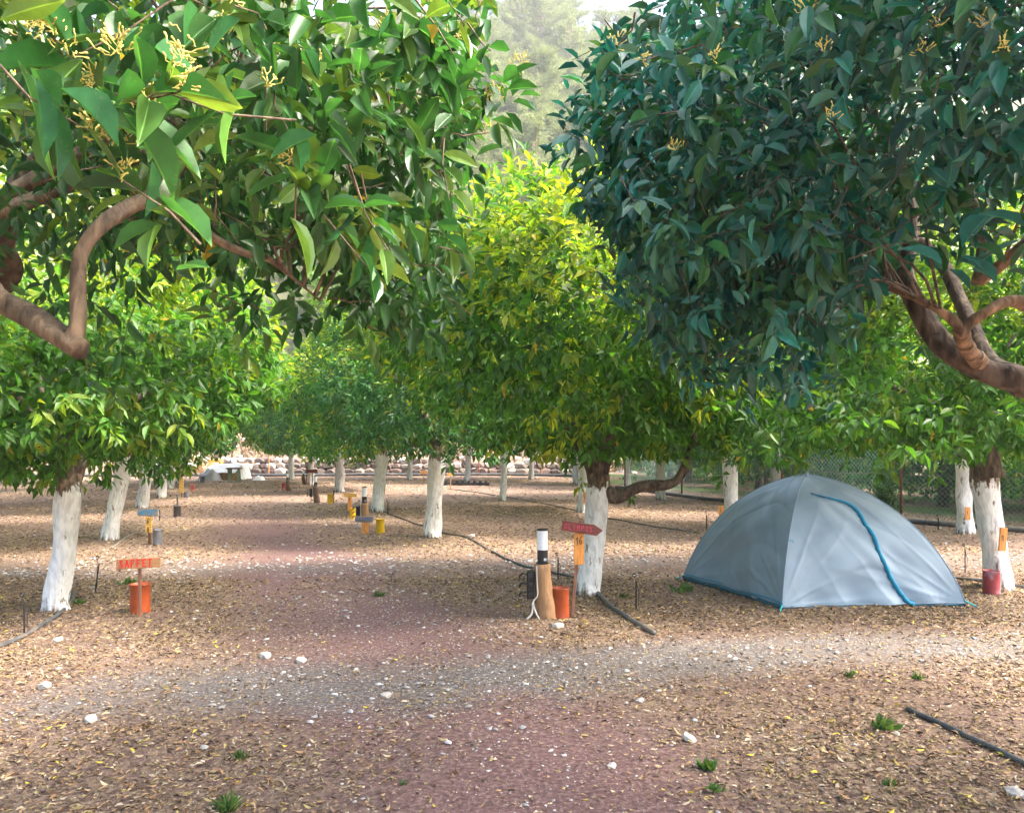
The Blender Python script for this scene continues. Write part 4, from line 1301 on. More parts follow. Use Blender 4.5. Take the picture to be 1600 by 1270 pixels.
def sprinkler(px, py, hpx, label, lean=.0):
    x, y = gp(px, py)
    h = hpx / F * y
    z = float(ground_z(x, y))
    r = empty('sprinkler_stake', (x, y, z), 0, label, 'sprinkler', 'sprinkler stakes along the hoses')
    w = .0075 if y < 12 else .012
    MB().tube([(0, 0, -.03), (lean * h, 0, h * .8)], [w, w], 6).build('stake', M['black_plastic'], r)
    MB().tube([(.022, .004, h * .12), (.026, .0, h * .5), (lean * h - .02, 0, h * .95)], [.003] * 3, 5).build('feed_tube', M['black_plastic'], r)
    mb = MB()
    pts = [(lean * h - .018 + .017 * math.cos(a), 0, h * .95 + .017 * math.sin(a)) for a in np.linspace(0, 6.28, 13)]
    mb.tube(pts, [.004] * 13, 5)
    mb.tube([(lean * h - .018, 0, h * .97), (lean * h - .018, 0, h)], [.012, .005], 6)
    mb.build('sprayer', M['black_plastic'], r)
    return r


sprinkler(38, 987, 62, 'black sprinkler stake at the left edge in front of the nearest trunk')
sprinkler(148, 925, 58, 'black sprinkler stake between the nearest left trunk and the SAFFET sign', .12)
sprinkler(116, 860, 34, 'thin sprinkler stake behind the nearest left trunk', .08)
sprinkler(872, 905, 42, 'black sprinkler stake between the lamp post and the OLIMPOS post')
sprinkler(994, 952, 58, 'black sprinkler stake alone in the leaves left of the tent')
sprinkler(1508, 893, 46, 'black sprinkler stake right of the tent before the white trunk')
sprinkler(1466, 828, 24, 'short sprinkler stake near the fence right of the tent')
sprinkler(606, 803, 22, 'small sprinkler stake right of the yellow tin')
sprinkler(521, 786, 24, 'small sprinkler stake beside the distant yellow tin')
sprinkler(277, 795, 22, 'small sprinkler stake at the black bucket')
sprinkler(249, 814, 22, 'small sprinkler stake right of the blue lettered sign')
sprinkler(1104, 828, 30, 'small sprinkler stake left of the tent beside the tagged trunk')

# ------------------------------------------------------------------ lettering by brush strokes
LET = {
    'S': [[(.55, .85), (.3, 1), (.05, .8), (.2, .55), (.5, .45), (.55, .2), (.3, 0), (.0, .12)]],
    'A': [[(0, 0), (.3, 1), (.6, 0)], [(.12, .35), (.48, .35)]],
    'F': [[(.05, 0), (.05, 1), (.55, 1)], [(.05, .55), (.45, .55)]],
    'E': [[(.55, 0), (.05, 0), (.05, 1), (.55, 1)], [(.05, .52), (.45, .52)]],
    'T': [[(0, 1), (.6, 1)], [(.3, 1), (.3, 0)]],
    'O': [[(.3, 1), (.05, .75), (.05, .25), (.3, 0), (.55, .25), (.55, .75), (.3, 1)]],
    'L': [[(.05, 1), (.05, 0), (.5, 0)]],
    'I': [[(.3, 1), (.3, 0)]],
    'M': [[(0, 0), (.08, 1), (.3, .4), (.52, 1), (.6, 0)]],
    'P': [[(.05, 0), (.05, 1), (.45, 1), (.55, .75), (.45, .5), (.05, .5)]],
    'G': [[(.55, .85), (.3, 1), (.05, .75), (.05, .25), (.3, 0), (.55, .15), (.55, .45), (.3, .45)]],
    'Y': [[(0, 1), (.3, .55), (.6, 1)], [(.3, .55), (.3, 0)]],
    'R': [[(.05, 0), (.05, 1), (.45, 1), (.55, .75), (.45, .5), (.05, .5)], [(.25, .5), (.58, 0)]],
    'U': [[(.05, 1), (.05, .25), (.3, 0), (.55, .25), (.55, 1)]],
    'N': [[(.05, 0), (.05, 1), (.55, 0), (.55, 1)]],
    '6': [[(.5, 1), (.15, .6), (.05, .25), (.3, 0), (.5, .2), (.35, .45), (.1, .35)]],
    '8': [[(.3, .52), (.08, .75), (.3, 1), (.52, .75), (.3, .52), (.05, .25), (.3, 0), (.55, .25), (.3, .52)]],
    '5': [[(.5, 1), (.12, 1), (.1, .58), (.4, .6), (.52, .3), (.3, 0), (.05, .1)]],
    '1': [[(.15, .75), (.35, 1), (.35, 0)]],
    '#': [[(.0, .15), (.5, .1), (.5, .9), (.05, .95), (.05, .5), (.5, .5)]],   # worn, no longer readable
    '%': [[(.1, .1), (.1, .9)], [(.45, .15), (.4, .85)], [(.1, .4), (.4, .45)]],
    '7': [[(.0, 1), (.55, 1), (.2, 0)]],
}


def lettering(text, x0, z0, h, pitch, th, y, mat, parent, dz=0.0):
    """flat brush strokes standing 1.5 mm proud of the board"""
    mb = MB()
    for i, ch in enumerate(text):
        if ch == ' ': continue
        for pl in LET[ch]:
            pts = [np.array([x0 + i * pitch + p[0] * h * .8 + random.uniform(-1, 1) * h * .02, z0 + p[1] * h + dz * i]) for p in pl]
            for a, b in zip(pts[:-1], pts[1:]):
                d = b - a; l = np.linalg.norm(d)
                if l < 1e-6: continue
                d = d / l; n_ = np.array([-d[1], d[0]]) * th / 2; e = d * th * .4
                q = [a - e + n_, a - e - n_, b + e - n_, b + e + n_]
                o_ = 0.0004 * (len(mb.v) % 5)
                mb.add([(p[0], y - .0015 - o_, p[1]) for p in q] + [(p[0], y, p[1]) for p in q],
                       [(0, 1, 2, 3), (4, 7, 6, 5), (0, 4, 5, 1), (1, 5, 6, 2), (2, 6, 7, 3), (3, 7, 4, 0)])
    return mb.build('lettering', M[mat], parent)


def roty(a): return Matrix.Rotation(a, 3, 'Y')


def tin(px, py, wpx, hpx, mat, label, name='tin_can', cat='tin', taper=1.0, d=None, group=None):
    x, y = gp(px, py)
    if d is not None: y = d; x = (px - 800) / F * y
    R = wpx / F * y / 2; h = hpx / F * y
    z = float(ground_z(x, y))
    r = empty(name, (x, y, z), random.uniform(0, 6), label, cat, group)
    prof = [(R * .92 * taper, -.01), (R * taper, .004), (R * taper, .012), (R * (taper * .7 + .3) * .985, h * .33), (R * (taper * .65 + .35), h * .345), (R * (taper * .35 + .65) * .985, h * .66), (R * (taper * .3 + .7), h * .675), (R * .99, h * .97), (R * 1.03, h * .98), (R * 1.03, h), (R * .95, h), (R * .93, h * .9), (R * .92, h * .35), (.001, h * .34)]
    MB().lathe(prof, 22, wob=.012).build('body', M[mat], r, smooth=True)
    if name == 'bucket':
        pts = [(R * 1.02 * math.cos(a), R * 1.02 * math.sin(a) * .35, h * .93 + R * .5 * math.sin(a)) for a in np.linspace(0, math.pi, 9)]
        MB().tube(pts, [.004] * 9, 5).build('handle', M['grey_tin'], r)
    else:
        MB().tube([(R * 1.03 * math.cos(a), R * 1.03 * math.sin(a), h) for a in np.linspace(0, 2 * math.pi, 23)], [.003] * 23, 5).build('rim', M[mat], r)
    return r


# --- SAFFET sign
x, y = gp(221, 962); y -= .03
s = empty('wooden_sign', (x, y, float(ground_z(x, y))), .05, 'small tan board lettered SAFFET in red on a short brown post', 'sign')
MB().box((0, .0, .21), (.024, .024, .50), jit=.002).build('post', M['post_wood'], s, bevel=.002)
b = MB().prism([(-.2, .435), (.195, .455), (.198, .545), (-.197, .53)], -.032, -.014).build('board', M['tan_wood'], s, bevel=.002)
lettering('SAFFET', -.165, .458, .062, .051, .0115, -.0325, 'red_paint', b, .002)
tin(219, 958, 30, 44, 'orange_tin', 'scuffed orange tin standing behind the SAFFET sign post', d=7.22)

# --- OLIMPOS sign
x, y = gp(894, 964)
s = empty('arrow_sign', (x, y, float(ground_z(x, y))), .06, 'maroon arrow board lettered OLIMPOS in pink above an orange number board', 'sign')
tl = roty(.10)
MB().box((.035, 0, .42), (.03, .022, .92), rot=roty(.085), jit=.003).build('post', M['post_wood'], s, bevel=.002)
b = MB().prism([(-.012, .62), (.082, .625), (.078, .935), (-.008, .935)], -.03, -.013).build('number_board', M['orange_wood'], s, bevel=.002)
b.location = (.025, 0, -.14)
lettering('1', .0, .80, .07, .03, .007, -.031, 'ink', b)
lettering('6', .032, .81, .075, .03, .007, -.031, 'ink', b)
b = MB().prism([(-.075, .885), (.22, .845), (.295, .795), (.235, .745), (-.085, .80)], -.05, -.032).build('board', M['red_wood'], s, bevel=.002)
b.location = (-.02, 0, .0)
lb = lettering('OLIMPOS', -.055, .815, .045, .038, .006, -.0505, 'pink_paint', b, -.0055)
tin(876, 964, 27, 46, 'orange_tin', 'orange tin can between the log lamp and the OLIMPOS post', d=7.0)


# --- lamps on logs
def log_lamp(px, py, toppx, label, d=None, wood='log_wood', box=True, w=.17, cable=True):
    x, y = gp(px, py)
    if d is not None: y = d; x = (px - 800) / F * y
    Ht = toppx / F * y
    z = float(ground_z(x, y))
    r = empty('lamp_post', (x, y, z), 0, label, 'lamp', 'bollard lamps standing on logs')
    hl = Ht * .60
    R = w / 2
    pts = [(.02, 0, -.05), (.02, 0, .05), (.01, 0, hl * .3), (-.015, 0, hl * .65), (-.02, 0, hl)]
    v, f = tube(smooth_path(pts, 4), [R * .98, R * .97, R * .92, R * .85, R * .84], 18, .05, int(px))
    MB().add(v, f).build('log', M[wood], r, smooth=True)
    k = Ht / .82
    cx = -.02
    MB().lathe([(.0, hl + .001), (.058 * k, hl + .002), (.058 * k, hl + .012), (.048 * k, hl + .018), (.048 * k, hl + .125 * k), (.040 * k, hl + .13 * k), (0.001, hl + .13 * k)], 24, (cx, 0, 0)).build('base_collar', M['black_plastic'], r, smooth=False)
    MB().lathe([(.040 * k, hl + .128 * k), (.049 * k, hl + .13 * k), (.049 * k, hl + .305 * k), (.0, hl + .305 * k)], 24, (cx, 0, 0)).build('diffuser', M['white_plastic'], r, smooth=False)
    MB().lathe([(.0, hl + .306 * k), (.053 * k, hl + .306 * k), (.053 * k, hl + .318 * k), (.02, hl + .325 * k), (.0, hl + .326 * k)], 24, (cx, 0, 0)).build('cap', M['black_plastic'], r)
    if box:
        MB().box((cx + .024 * k, -.0465 * k, hl + .045), (.026, .006, .022)).build('sticker', M['label_white'], r)
        bx = MB().box((-.128, -.01, hl * .62), (.07, .085, hl * .52)).build('socket_box', M['black_plastic'], r, bevel=.008)
        for i in range(3):
            zc = hl * (.62 + .17 * (1 - i))
            MB().lathe([(.0, 0), (.028, .0), (.03, .012), (.026, .02), (0, .022)], 14).build('socket', M['black_plastic'], bx, loc=(-.128, -.052, zc)).rotation_euler = (math.pi / 2, 0, 0)
            fl = MB().box((-.185, -.03, zc + .02), (.05, .05, .008), rot=roty(.5 - .3 * i)).build('flap', M['black_plastic'], bx, bevel=.003)
            MB().tube([(-.20, -.03, zc + .022), (-.225, -.03, zc), (-.228, -.03, zc - .025)], [.009, .011, .008], 7).build('plug', M['black_plastic'], bx)
    if cable:
        MB().tube(smooth_path([(cx - .055, -.062, hl - .01), (cx - .052, -.075, hl * .7), (cx - .048, -.085, hl * .45), (cx - .085, -.09, hl * .33), (cx - .065, -.1, hl * .15), (cx - .03, -.12, .01)], 5), .0065, 6).build('cable', M['white_cable'], r, smooth=True)
        MB().tube(smooth_path([(cx - .09, -.09, hl * .32), (cx - .10, -.1, hl * .12), (cx - .15, -.12, .01)], 4), .008, 6).build('cable', M['white_cable'], r, smooth=True)
    return r


log_lamp(851, 965, 140, 'tall log lamp with white diffuser and black socket box beside the orange tin', w=.185)
log_lamp(571, 828, 65, 'log lamp with white diffuser directly behind the slate lettered sign', d=14.3, wood='log_wood')
log_lamp(494, 786, 43, 'dark log lamp with white diffuser left of a distant yellow tin', wood='log_dark')
log_lamp(450, 767, 28, 'small dark log lamp beside the red tin, farthest of the lamps', wood='log_dark', box=False)
log_lamp(475, 756, 22, 'distant log lamp beside the small red board', wood='log_dark', box=False, cable=False)


# --- other signs
def t_sign(px, base, top, label, board, bw, bh, bmat, nb=None, nbm='orange_wood', d=None, text=None, tmat=None, num=None, post='post_wood', tilt=0.0):
    """post with a cross board and an upright number board; sizes in photograph pixels"""
    x, y = gp(px, base)
    if d is not None: y = d; x = (px - 800) / F * y
    k = y / F
    H = (base - top) * k
    r = empty('wooden_sign', (x, y, float(ground_z(x, y))), random.uniform(-.08, .08), label, 'sign')
    MB().box((0, 0, H / 2 - .03), (.035, .03, H - .01), jit=.003).build('post', M[post], r)
    bo = MB().box((board * k, -.03, H - bh * k / 2), (bw * k, .02, bh * k), rot=roty(tilt), jit=.002).build('board', M[bmat], r, bevel=.002)
    if text:
        hh = bh * k * .58; n = len(text); pitch = bw * k * .86 / n
        lettering(text, board * k - bw * k * .43 + pitch * .12, H - bh * k * .80, hh, pitch, hh * .15, -.0415, tmat, bo)
    if nb:
        w, z0, z1 = nb
        nbo = MB().box((0, -.028, (z0 + z1) / 2 * k), (w * k, .018, (z1 - z0) * k)).build('number_board', M[nbm], r, bevel=.002)
        if num:
            hh = w * k * .75
            for i, ch in enumerate(num):
                lettering(ch, -w * k * .25, z1 * k - hh * 1.35 - i * hh * 1.9, hh, .1, hh * .14, -.038, 'ink' if ch != '1' else 'ink', nbo)
    return r


t_sign(234, 849, 793, 'white edged board lettered GAYRET in bright blue over a yellow board marked 68', -1, 34, 12, 'grey_wood', (10, 18, 43), 'yellow_wood', text='GAYRET', tmat='blue_paint', num='68')
tin(246, 849, 13, 24, 'grey_tin', 'grey tin bucket leaning on the blue lettered sign post', 'bucket', 'bucket', d=12.0)
t_sign(571, 832, 805, 'grey brown board with slate blue lettering over a broad orange board', -2, 28, 9.5, 'grey_wood', (9.5, 0, 17), 'orange_wood', text='#%#%##', tmat='slate_paint')
tin(594, 832, 13.5, 22, 'yellow_tin', 'bright yellow tin right of the slate lettered sign')
r_ = t_sign(547, 807, 770, 'yellow topped T shaped sign with narrow orange board, left of a log lamp', 1, 21, 6, 'yellow_wood', (6, 9, 31), 'orange_wood', num='1')
tin(551, 808, 9, 16, 'yellow_tin', 'yellow tin tucked behind the T shaped sign', d=16.1)
tin(516, 787, 8.5, 15, 'yellow_tin', 'small yellow tin alone beyond the T shaped sign')
tin(444, 766, 7, 11, 'red_tin', 'red tin beside the farthest lamp')
t_sign(284, 776, 736, 'sign with long dark brown top board over an orange yellow board', -1, 28, 7, 'dark_wood', (7, 7, 31), 'yellow_wood')
tin(291, 777, 7, 9, 'grey_tin', 'pale grey can at the foot of the dark topped sign', d=22.2)
tin(277, 808, 11, 17, 'black_tin', 'black bucket alone on the leaves below the dark topped sign', 'bucket', 'bucket')
tin(301, 767, 7.5, 10, 'pink_tin', 'faded pink bucket right of the dark topped sign', 'bucket', 'bucket', .8)
tin(316, 753, 7, 9, 'grey_tin', 'grey bucket left of the grey tarpaulin', 'bucket', 'bucket')
t_sign(488, 760, 733, 'small red board on a post in front of the dark trunk', 0, 17, 5.5, 'red_wood')
t_sign(479, 757, 722, 'slate grey square board on a tall post near the stone wall', 2, 8, 8, 'grey_wood', d=29)
t_sign(662, 754, 736, 'orange T shaped sign left of the smooth middle trunk, farther off', 0, 11, 4.5, 'orange_wood', post='tan_wood')
t_sign(704, 763, 739, 'orange T shaped sign right of the smooth middle trunk', 0, 10, 4, 'orange_wood', post='tan_wood')
t_sign(458, 748, 731, 'narrow orange marker board beside the stone wall', 0, 4, 9, 'orange_wood')
tin(1549, 925, 24, 36, 'patchy_tin', 'peeling red and lilac tin at the foot of the thick white trunk')


def trunk_tag(px, py0, py1, w, d, label, rot=0.0):
    c = at(px, (py0 + py1) / 2, d)
    h = (py1 - py0) / F * d
    o = MB().box((0, 0, 0), (w / F * d, .018, h), rot=roty(rot)).build('number_board', M['orange_wood'], None, tuple(c), bevel=.002)
    tag(o, label, 'board', 'orange boards fixed to trunks')
    mb = lettering('1' if w > 8 else '1', -.02, -h * .05, h * .22, .04, h * .03, -.0095, 'ink', o)
    return o


trunk_tag(1567, 824, 861, 11, 8.26, 'orange board nailed to the thick white trunk with the peeling tin', .08)
trunk_tag(1512, 792, 812, 8, 13.2, 'small orange board on the white trunk near the fence')
trunk_tag(1127, 790, 808, 8, 13.85, 'orange board on the trunk just left of the tent')
trunk_tag(914.5, 769, 787, 6, 17.25, 'narrow orange board on the pale trunk behind the OLIMPOS tree')

# blue and white canister between tent and fence
x, y = (1392 - 800) / F * 14.8, 14.8
s = empty('water_canister', (x, y, float(ground_z(x, y))), 0, 'blue and white plastic canister half hidden behind the tent', 'canister')
MB().box((0, 0, .13), (.15, .2, .26)).build('body', M['white_plastic'], s, bevel=.02)
MB().lathe([(.0, .26), (.035, .26), (.035, .30), (0, .31)], 14, (.02, 0, 0)).build('cap', M['teal'], s)
MB().box((-.0, -.001, .21), (.156, .206, .06)).build('band', M['teal'], s, bevel=.01)
# dark bush at the fence behind the tent
rs = np.random.RandomState(91)
x, y = (1383 - 800) / F * 15.6, 15.6
s = empty('bush', (x, y, float(ground_z(x, y))), 0, 'small dark bush at the fence just behind the tent', 'bush')
n = 260
P = rs.normal(0, 1, (n, 3)) * np.array([[.14, .14, .22]]) + np.array([[0, 0, .48]])
A = shoots_to_leaves(rs, P, rs.normal(0, 1, (n, 3)), 6, .07, np.zeros(n), 'deep')
v, t, c = leaf_arrays(*A, TPL_LO)
o = bpy.data.objects.new('foliage', np_mesh('foliage', v, t, c * .6, M['leaf'])); link(o, s); tag(o, kind='stuff')
MB().tube([(0, 0, -.05), (.01, 0, .3), (.02, 0, .55)], [.02, .015, .01], 6).build('stem', M['bark_dark'], s)

# ------------------------------------------------------------------ far camp: covered crates, table
x, y = gp(352, 749)
s = empty('covered_stack', (x, y, 0), 0, 'white tarpaulin draped over a low brown box stack by the bank', 'tarpaulin')
mb = MB()
prof = [(-1.15, .1), (-1.0, .45), (-.72, .78), (0, .80), (.9, .80), (1.0, .5), (1.15, .02)]
V, Fc = [], []
ny = 9
for j in range(ny):
    yy = -.45 + 1.1 * j / (ny - 1)
    for i, (px_, pz) in enumerate(prof):
        drop = .42 * max(0, 1 - j / 1.5) if 0 < i < 6 else 0
        V.append((px_ + .05 * math.sin(j * 2 + i), yy - (.06 if j == 0 else 0), max(.02, pz - drop + .03 * math.sin(i * 3 + j * 2.3))))
for j in range(ny - 1):
    for i in range(len(prof) - 1):
        a = j * len(prof) + i; Fc.append((a, a + 1, a + 1 + len(prof), a + len(prof)))
mb.add(V, Fc)
cv = mb.build('cover', M['white_sheet'], s, smooth=False)
sm = cv.modifiers.new('s', 'SOLIDIFY'); sm.thickness = .01
for i in range(4):
    MB().box((-.72 + i * .46, -.15, .19), (.42, .55, .36), jit=.01).build('crate', M['orange_wood' if i == 3 else 'tan_wood'], s, bevel=.01)
s.scale = (.8, .9, .8)
x, y = gp(366, 754)
s = empty('small_table', (x, y, 0), .1, 'small table with dark red top and pale green crossed legs before the tarpaulin', 'table')
MB().box((0, 0, .56), (.56, .35, .05)).build('tabletop', M['red_wood'], s, bevel=.006)
for i in (-1, 1):
    MB().box((i * .17, -.08, .27), (.09, .05, .54), rot=roty(.08 * i)).build('leg', M['green_legs'], s)
    MB().box((i * .17, .10, .27), (.09, .05, .54), rot=roty(-.08 * i)).build('leg', M['green_legs'], s)
MB().box((0, -.08, .3), (.05, .03, .45), rot=roty(.75)).build('brace', M['green_legs'], s)


def heap(px, py, w, h, mat, label, name, cat, seed):
    x, y = gp(px, py)
    rs = np.random.RandomState(seed)
    W = w / F * y; Hh = h / F * y
    V, Fc = [], []
    n = 14
    for j in range(n):
        for i in range(n):
            u, v = i / (n - 1) * 2 - 1, j / (n - 1) * 2 - 1
            q = max(0, 1 - (abs(u) ** 2.4 + abs(v) ** 2.4)) ** .6
            V.append((u * W / 2, v * W / 3, q * Hh * (1 + .35 * math.sin(u * 5 + seed) * math.sin(v * 4)) + rs.uniform(0, .02) - .01))
    for j in range(n - 1):
        for i in range(n - 1):
            a = j * n + i; Fc.append((a, a + 1, a + 1 + n, a + n))
    o = MB().add(V, Fc).build(name, M[mat], None, (x, y, float(ground_z(x, y))), smooth=True)
    tag(o, label, cat)


heap(328, 750, 34, 15, 'grey_sheet', 'crumpled grey tarpaulin left of the white one', 'tarpaulin', 'tarpaulin', 3)
heap(405, 750, 18, 6, 'white_sheet', 'small white plastic heap right of the white tarpaulin', 'plastic_sheet', 'sheet', 5)
x, y = gp(316, 746)
s = empty('crate_stack', (x, y + 1.5, 0), .1, 'ochre wooden box behind the grey tarpaulin', 'crate')
for i in range(4):
    MB().box((0, 0, .10 + i * .2), (.62, .4, .185), jit=.012).build('board', M['yellow_wood'], s, bevel=.01)
x, y = gp(300, 745)
s = empty('log_pile', (x - .3, y + 1.8, 0), .1, 'small pile of cut logs left of the ochre box', 'logs')
for i, (a, b_) in enumerate([(0, 0), (.24, 0), (.48, 0), (.12, .2), (.36, .2), (.24, .4)]):
    MB().tube([(a - .3, -.3, b_ + .12), (a - .3, .4, b_ + .12)], [.115, .11], 10).build('log', M['log_wood'], s)
# black edging trough
x, y = gp(724, 758)
s = empty('planting_tray', (x, y, 0), 0, 'long black ridged tray lying right of the orange T signs', 'tray')
MB().box((0, 0, .05), (1.9, .22, .10)).build('tray', M['black_plastic'], s, bevel=.01)
for i in range(9):
    MB().box((-.85 + i * .21, -.13, .10), (.10, .05, .16), rot=roty(.25)).build('rib', M['black_plastic'], s, bevel=.01)

# ------------------------------------------------------------------ tent
def build_tent():
    A = np.array([*gp(1068, 905), 0]); B = np.array([*gp(1222, 953), 0]); C = np.array([*gp(1509, 946), 0])
    D = A + C - B + np.array([.1, .15, 0])
    ctr = (A + B + C + D) / 4
    ctr[0] = (1262 - 800) / F * ctr[1]
    top = CAM_H - 53.5 / F * ctr[1]
    root = empty('dome_tent', (ctr[0], ctr[1], 0), 0, 'pitched grey blue dome tent with teal zip edge standing on the leaf litter', 'tent')
    ctr2 = ctr.copy(); ctr2[2] = 0
    def pole(K, t):
        """t 0 ground .. 1 apex"""
        th = t * math.pi / 2
        # between an ellipse and a straight line
        h = .62 * math.cos(th) + .38 * (1 - t)
        z = top * (.80 * math.sin(th) + .20 * t)
        p = ctr2 + (K - ctr2) * h
        p[2] = z + .02
        return p
    def surf(K1, K2, s, t, seed=0, wr=1.0):
        a = pole(K1, t); b = pole(K2, t)
        p = a * (1 - s) + b * s
        out = (K1 + K2) / 2 - ctr2; out[2] = 0; out /= np.linalg.norm(out)
        e = 4 * s * (1 - s)
        bulge = .055 * e * math.sin(math.pi * min(1, t * 1.02)) - .06 * e * (1 - t) ** 3
        # tension folds running from the corners, and sag folds
        w = 0
        w += .017 * math.sin((s * 9 + t * 7) + seed) * e
        w += .008 * math.sin(26 * (s * .55 + t * .9) + 3 * math.sin(s * 6 + t * 3 + seed)) * e * (.3 + .7 * math.sin(s * 7 + t * 5 + seed) ** 2)
        w += .014 * math.sin((t * 17 - s * 6) * (1.0) + seed * 2 + 2 * math.sin(s * 4)) * e * (1 - t)
        w += .011 * math.sin(t * 27 + 5 * math.sin(s * 5 + seed)) * e * (1 - t)
        w += .014 * math.sin(s * 24 + seed * 3 + 3 * t) * (1 - t) ** 5 * e
        for (cs, ph) in ((0.0, .4), (1.0, 1.7)):
            dx = abs(s - cs); dd = math.hypot(dx, t)
            w += .020 * math.exp(-dd * 2.3) * min(1, dd * 7) * (1 - abs(math.sin(math.atan2(t, dx + 1e-4) * 8 + ph + seed))) ** 3 * min(1, e * 3)
        w -= .011 * (1 - abs(math.sin(t * 11 + 1.3 * math.sin(s * 5 + seed) + seed))) ** 4 * e
        w += .008 * (1 - abs(math.sin(s * 13 + t * 9 + seed * 2))) ** 4 * e * (1 - t)
        p = p + out * (bulge + w * wr)
        p[2] += .03 * math.sin(s * math.pi) * 0
        p[2] = max(p[2] - .02 * (1 - t) ** 4 * 0, .012)
        return p
    defs = [(A, B, 1.0, 'shaded left side panel'), (B, C, 2.3, 'front panel with curved door zip'), (C, D, 3.1, None), (D, A, 4.4, None)]
    ns, nt_ = 110, 96
    for (K1, K2, sd, lb) in defs:
        V, Fc = [], []
        for j in range(nt_ + 1):
            t = j / nt_
            for i in range(ns + 1):
                V.append(surf(K1, K2, i / ns, t, sd) - ctr2)
        for j in range(nt_):
            for i in range(ns):
                a = j * (ns + 1) + i; Fc.append((a, a + 1, a + ns + 2, a + ns + 1))
        o = MB().add(V, Fc).build('fly_panel', M['tent'], root, smooth=True)
        m_ = o.modifiers.new('s', 'SOLIDIFY'); m_.thickness = .003; m_.offset = -1
        if lb: o['label'] = lb
        # dark tub floor showing under the fly
        e = K2 - K1
        out = (K1 + K2) / 2 - ctr2; out[2] = 0; out /= np.linalg.norm(out)
        hh = .05 if sd == 1.0 else .022
        V, Fc = [], []
        m = 24
        for i in range(m + 1):
            s_ = i / m
            q = K1 + e * s_ - ctr2
            sag = -.05 * 4 * s_ * (1 - s_) + (.012 if sd == 1.0 else -.01)
            V.append(q + out * sag + np.array([0, 0, -.01])); V.append(q + out * (sag + .004) + np.array([0, 0, hh + .006 * math.sin(s_ * 20)]))
        for i in range(m): Fc.append((2 * i, 2 * i + 2, 2 * i + 3, 2 * i + 1))
        o = MB().add(V, Fc).build('tub_floor_edge', M['teal_dark'], root, smooth=True)
        m_ = o.modifiers.new('s', 'SOLIDIFY'); m_.thickness = .004
        # bottom hem piping
        hem = [surf(K1, K2, s_, .0, sd) - ctr2 + np.array([0, 0, hh * (1 if sd == 1.0 else .3)]) for s_ in np.linspace(0, 1, 24)]
        MB().tube(hem, .006, 6).build('hem', M['teal'] if sd == 1.0 else M['tent'], root, smooth=True)
    for K in (A, B, C, D):
        seam = [pole(K, t) - ctr2 for t in np.linspace(0, 1, 26)]
        MB().tube(seam, .0065, 6).build('seam', M['tent'], root, smooth=True)
    # zip on the BC panel
    G = [(s_, t_, surf(B, C, s_, t_, 2.3)) for s_ in np.linspace(0, 1, 120) for t_ in np.linspace(0, 1, 120)]
    XY = np.array([(800 + F * p[0] / p[1], HZ - F * (p[2] - CAM_H) / p[1]) for _, _, p in G])
    zp = []
    for (px, py) in [(1266, 770), (1290, 777), (1318, 784), (1338, 796), (1352, 818), (1366, 842), (1376, 868), (1388, 895), (1402, 918), (1416, 938), (1427, 950)]:
        k = np.argmin(((XY - np.array([px, py])) ** 2).sum(1)); zp.append((G[k][0], G[k][1]))
    zp = smooth_path([np.array(q) for q in zp], 5)
    out = (B + C) / 2 - ctr2; out[2] = 0; out /= np.linalg.norm(out)
    V, Fc = [], []
    for i, q in enumerate(zp):
        u = np.array(zp[min(i + 1, len(zp) - 1)]) - np.array(zp[max(0, i - 1)])
        p = surf(B, C, q[0], q[1], 2.3)
        p2 = surf(B, C, min(1, q[0] + u[0]), min(1, q[1] + u[1]), 2.3)
        tv = p2 - p; tv /= np.linalg.norm(tv) + 1e-9
        sd = np.cross(tv, out); sd /= np.linalg.norm(sd) + 1e-9
        f_ = i / len(zp)
        w = (.005 + .021 * min(1, f_ * 3)) * (1 + .28 * math.sin(i * 2.3))
        lift = .012
        V += [p - ctr2 - sd * w + out * .004, p - ctr2 - sd * w * .5 + out * (lift + .01), p - ctr2 + sd * w * .2 + out * (lift + .016), p - ctr2 + sd * w + out * .004]
    for i in range(len(zp) - 1):
        for k in range(3):
            a = 4 * i + k; Fc.append((a, a + 1, a + 5, a + 4))
    o = MB().add(V, Fc).build('door_zip', M['teal'], root, smooth=True)
    m_ = o.modifiers.new('s', 'SOLIDIFY'); m_.thickness = .003
    # corner straps and pegs
    for (K, n_) in ((A, 0), (B, 1), (C, 2), (D, 3)):
        dv = (K - ctr2); dv[2] = 0; dv /= np.linalg.norm(dv)
        q = K - ctr2
        MB().tube([q + np.array([0, 0, .05]) - dv * .01, q + dv * .05 + np.array([0, 0, .02]), q + dv * .09 + np.array([0, 0, .0])], [.008, .007, .009], 6).build('corner_strap', M['cyan'], root)
        MB().tube([q + dv * .085 + np.array([0, 0, -.05]), q + dv * .10 + np.array([0, 0, .03]), q + dv * .115 + np.array([0, 0, .03])], [.004] * 3, 6).build('peg', M['grey_tin'], root)
    # small loop halfway up the front seam
    p = pole(B, .36) - ctr2
    MB().tube([p + out * .01, p + out * .03 + np.array([.02, 0, .0]), p + out * .03 + np.array([.03, 0, -.02])], [.004] * 3, 5).build('guy_loop', M['cyan'], root)
    # cap patch and vent at the top
    MB().tube([pole(B, .93) - ctr2 + out * .012, pole(B, 1.0) - ctr2 + np.array([0, 0, .012])], [.012, .016], 6).build('top_tab', M['tent'], root)
    return root


build_tent()

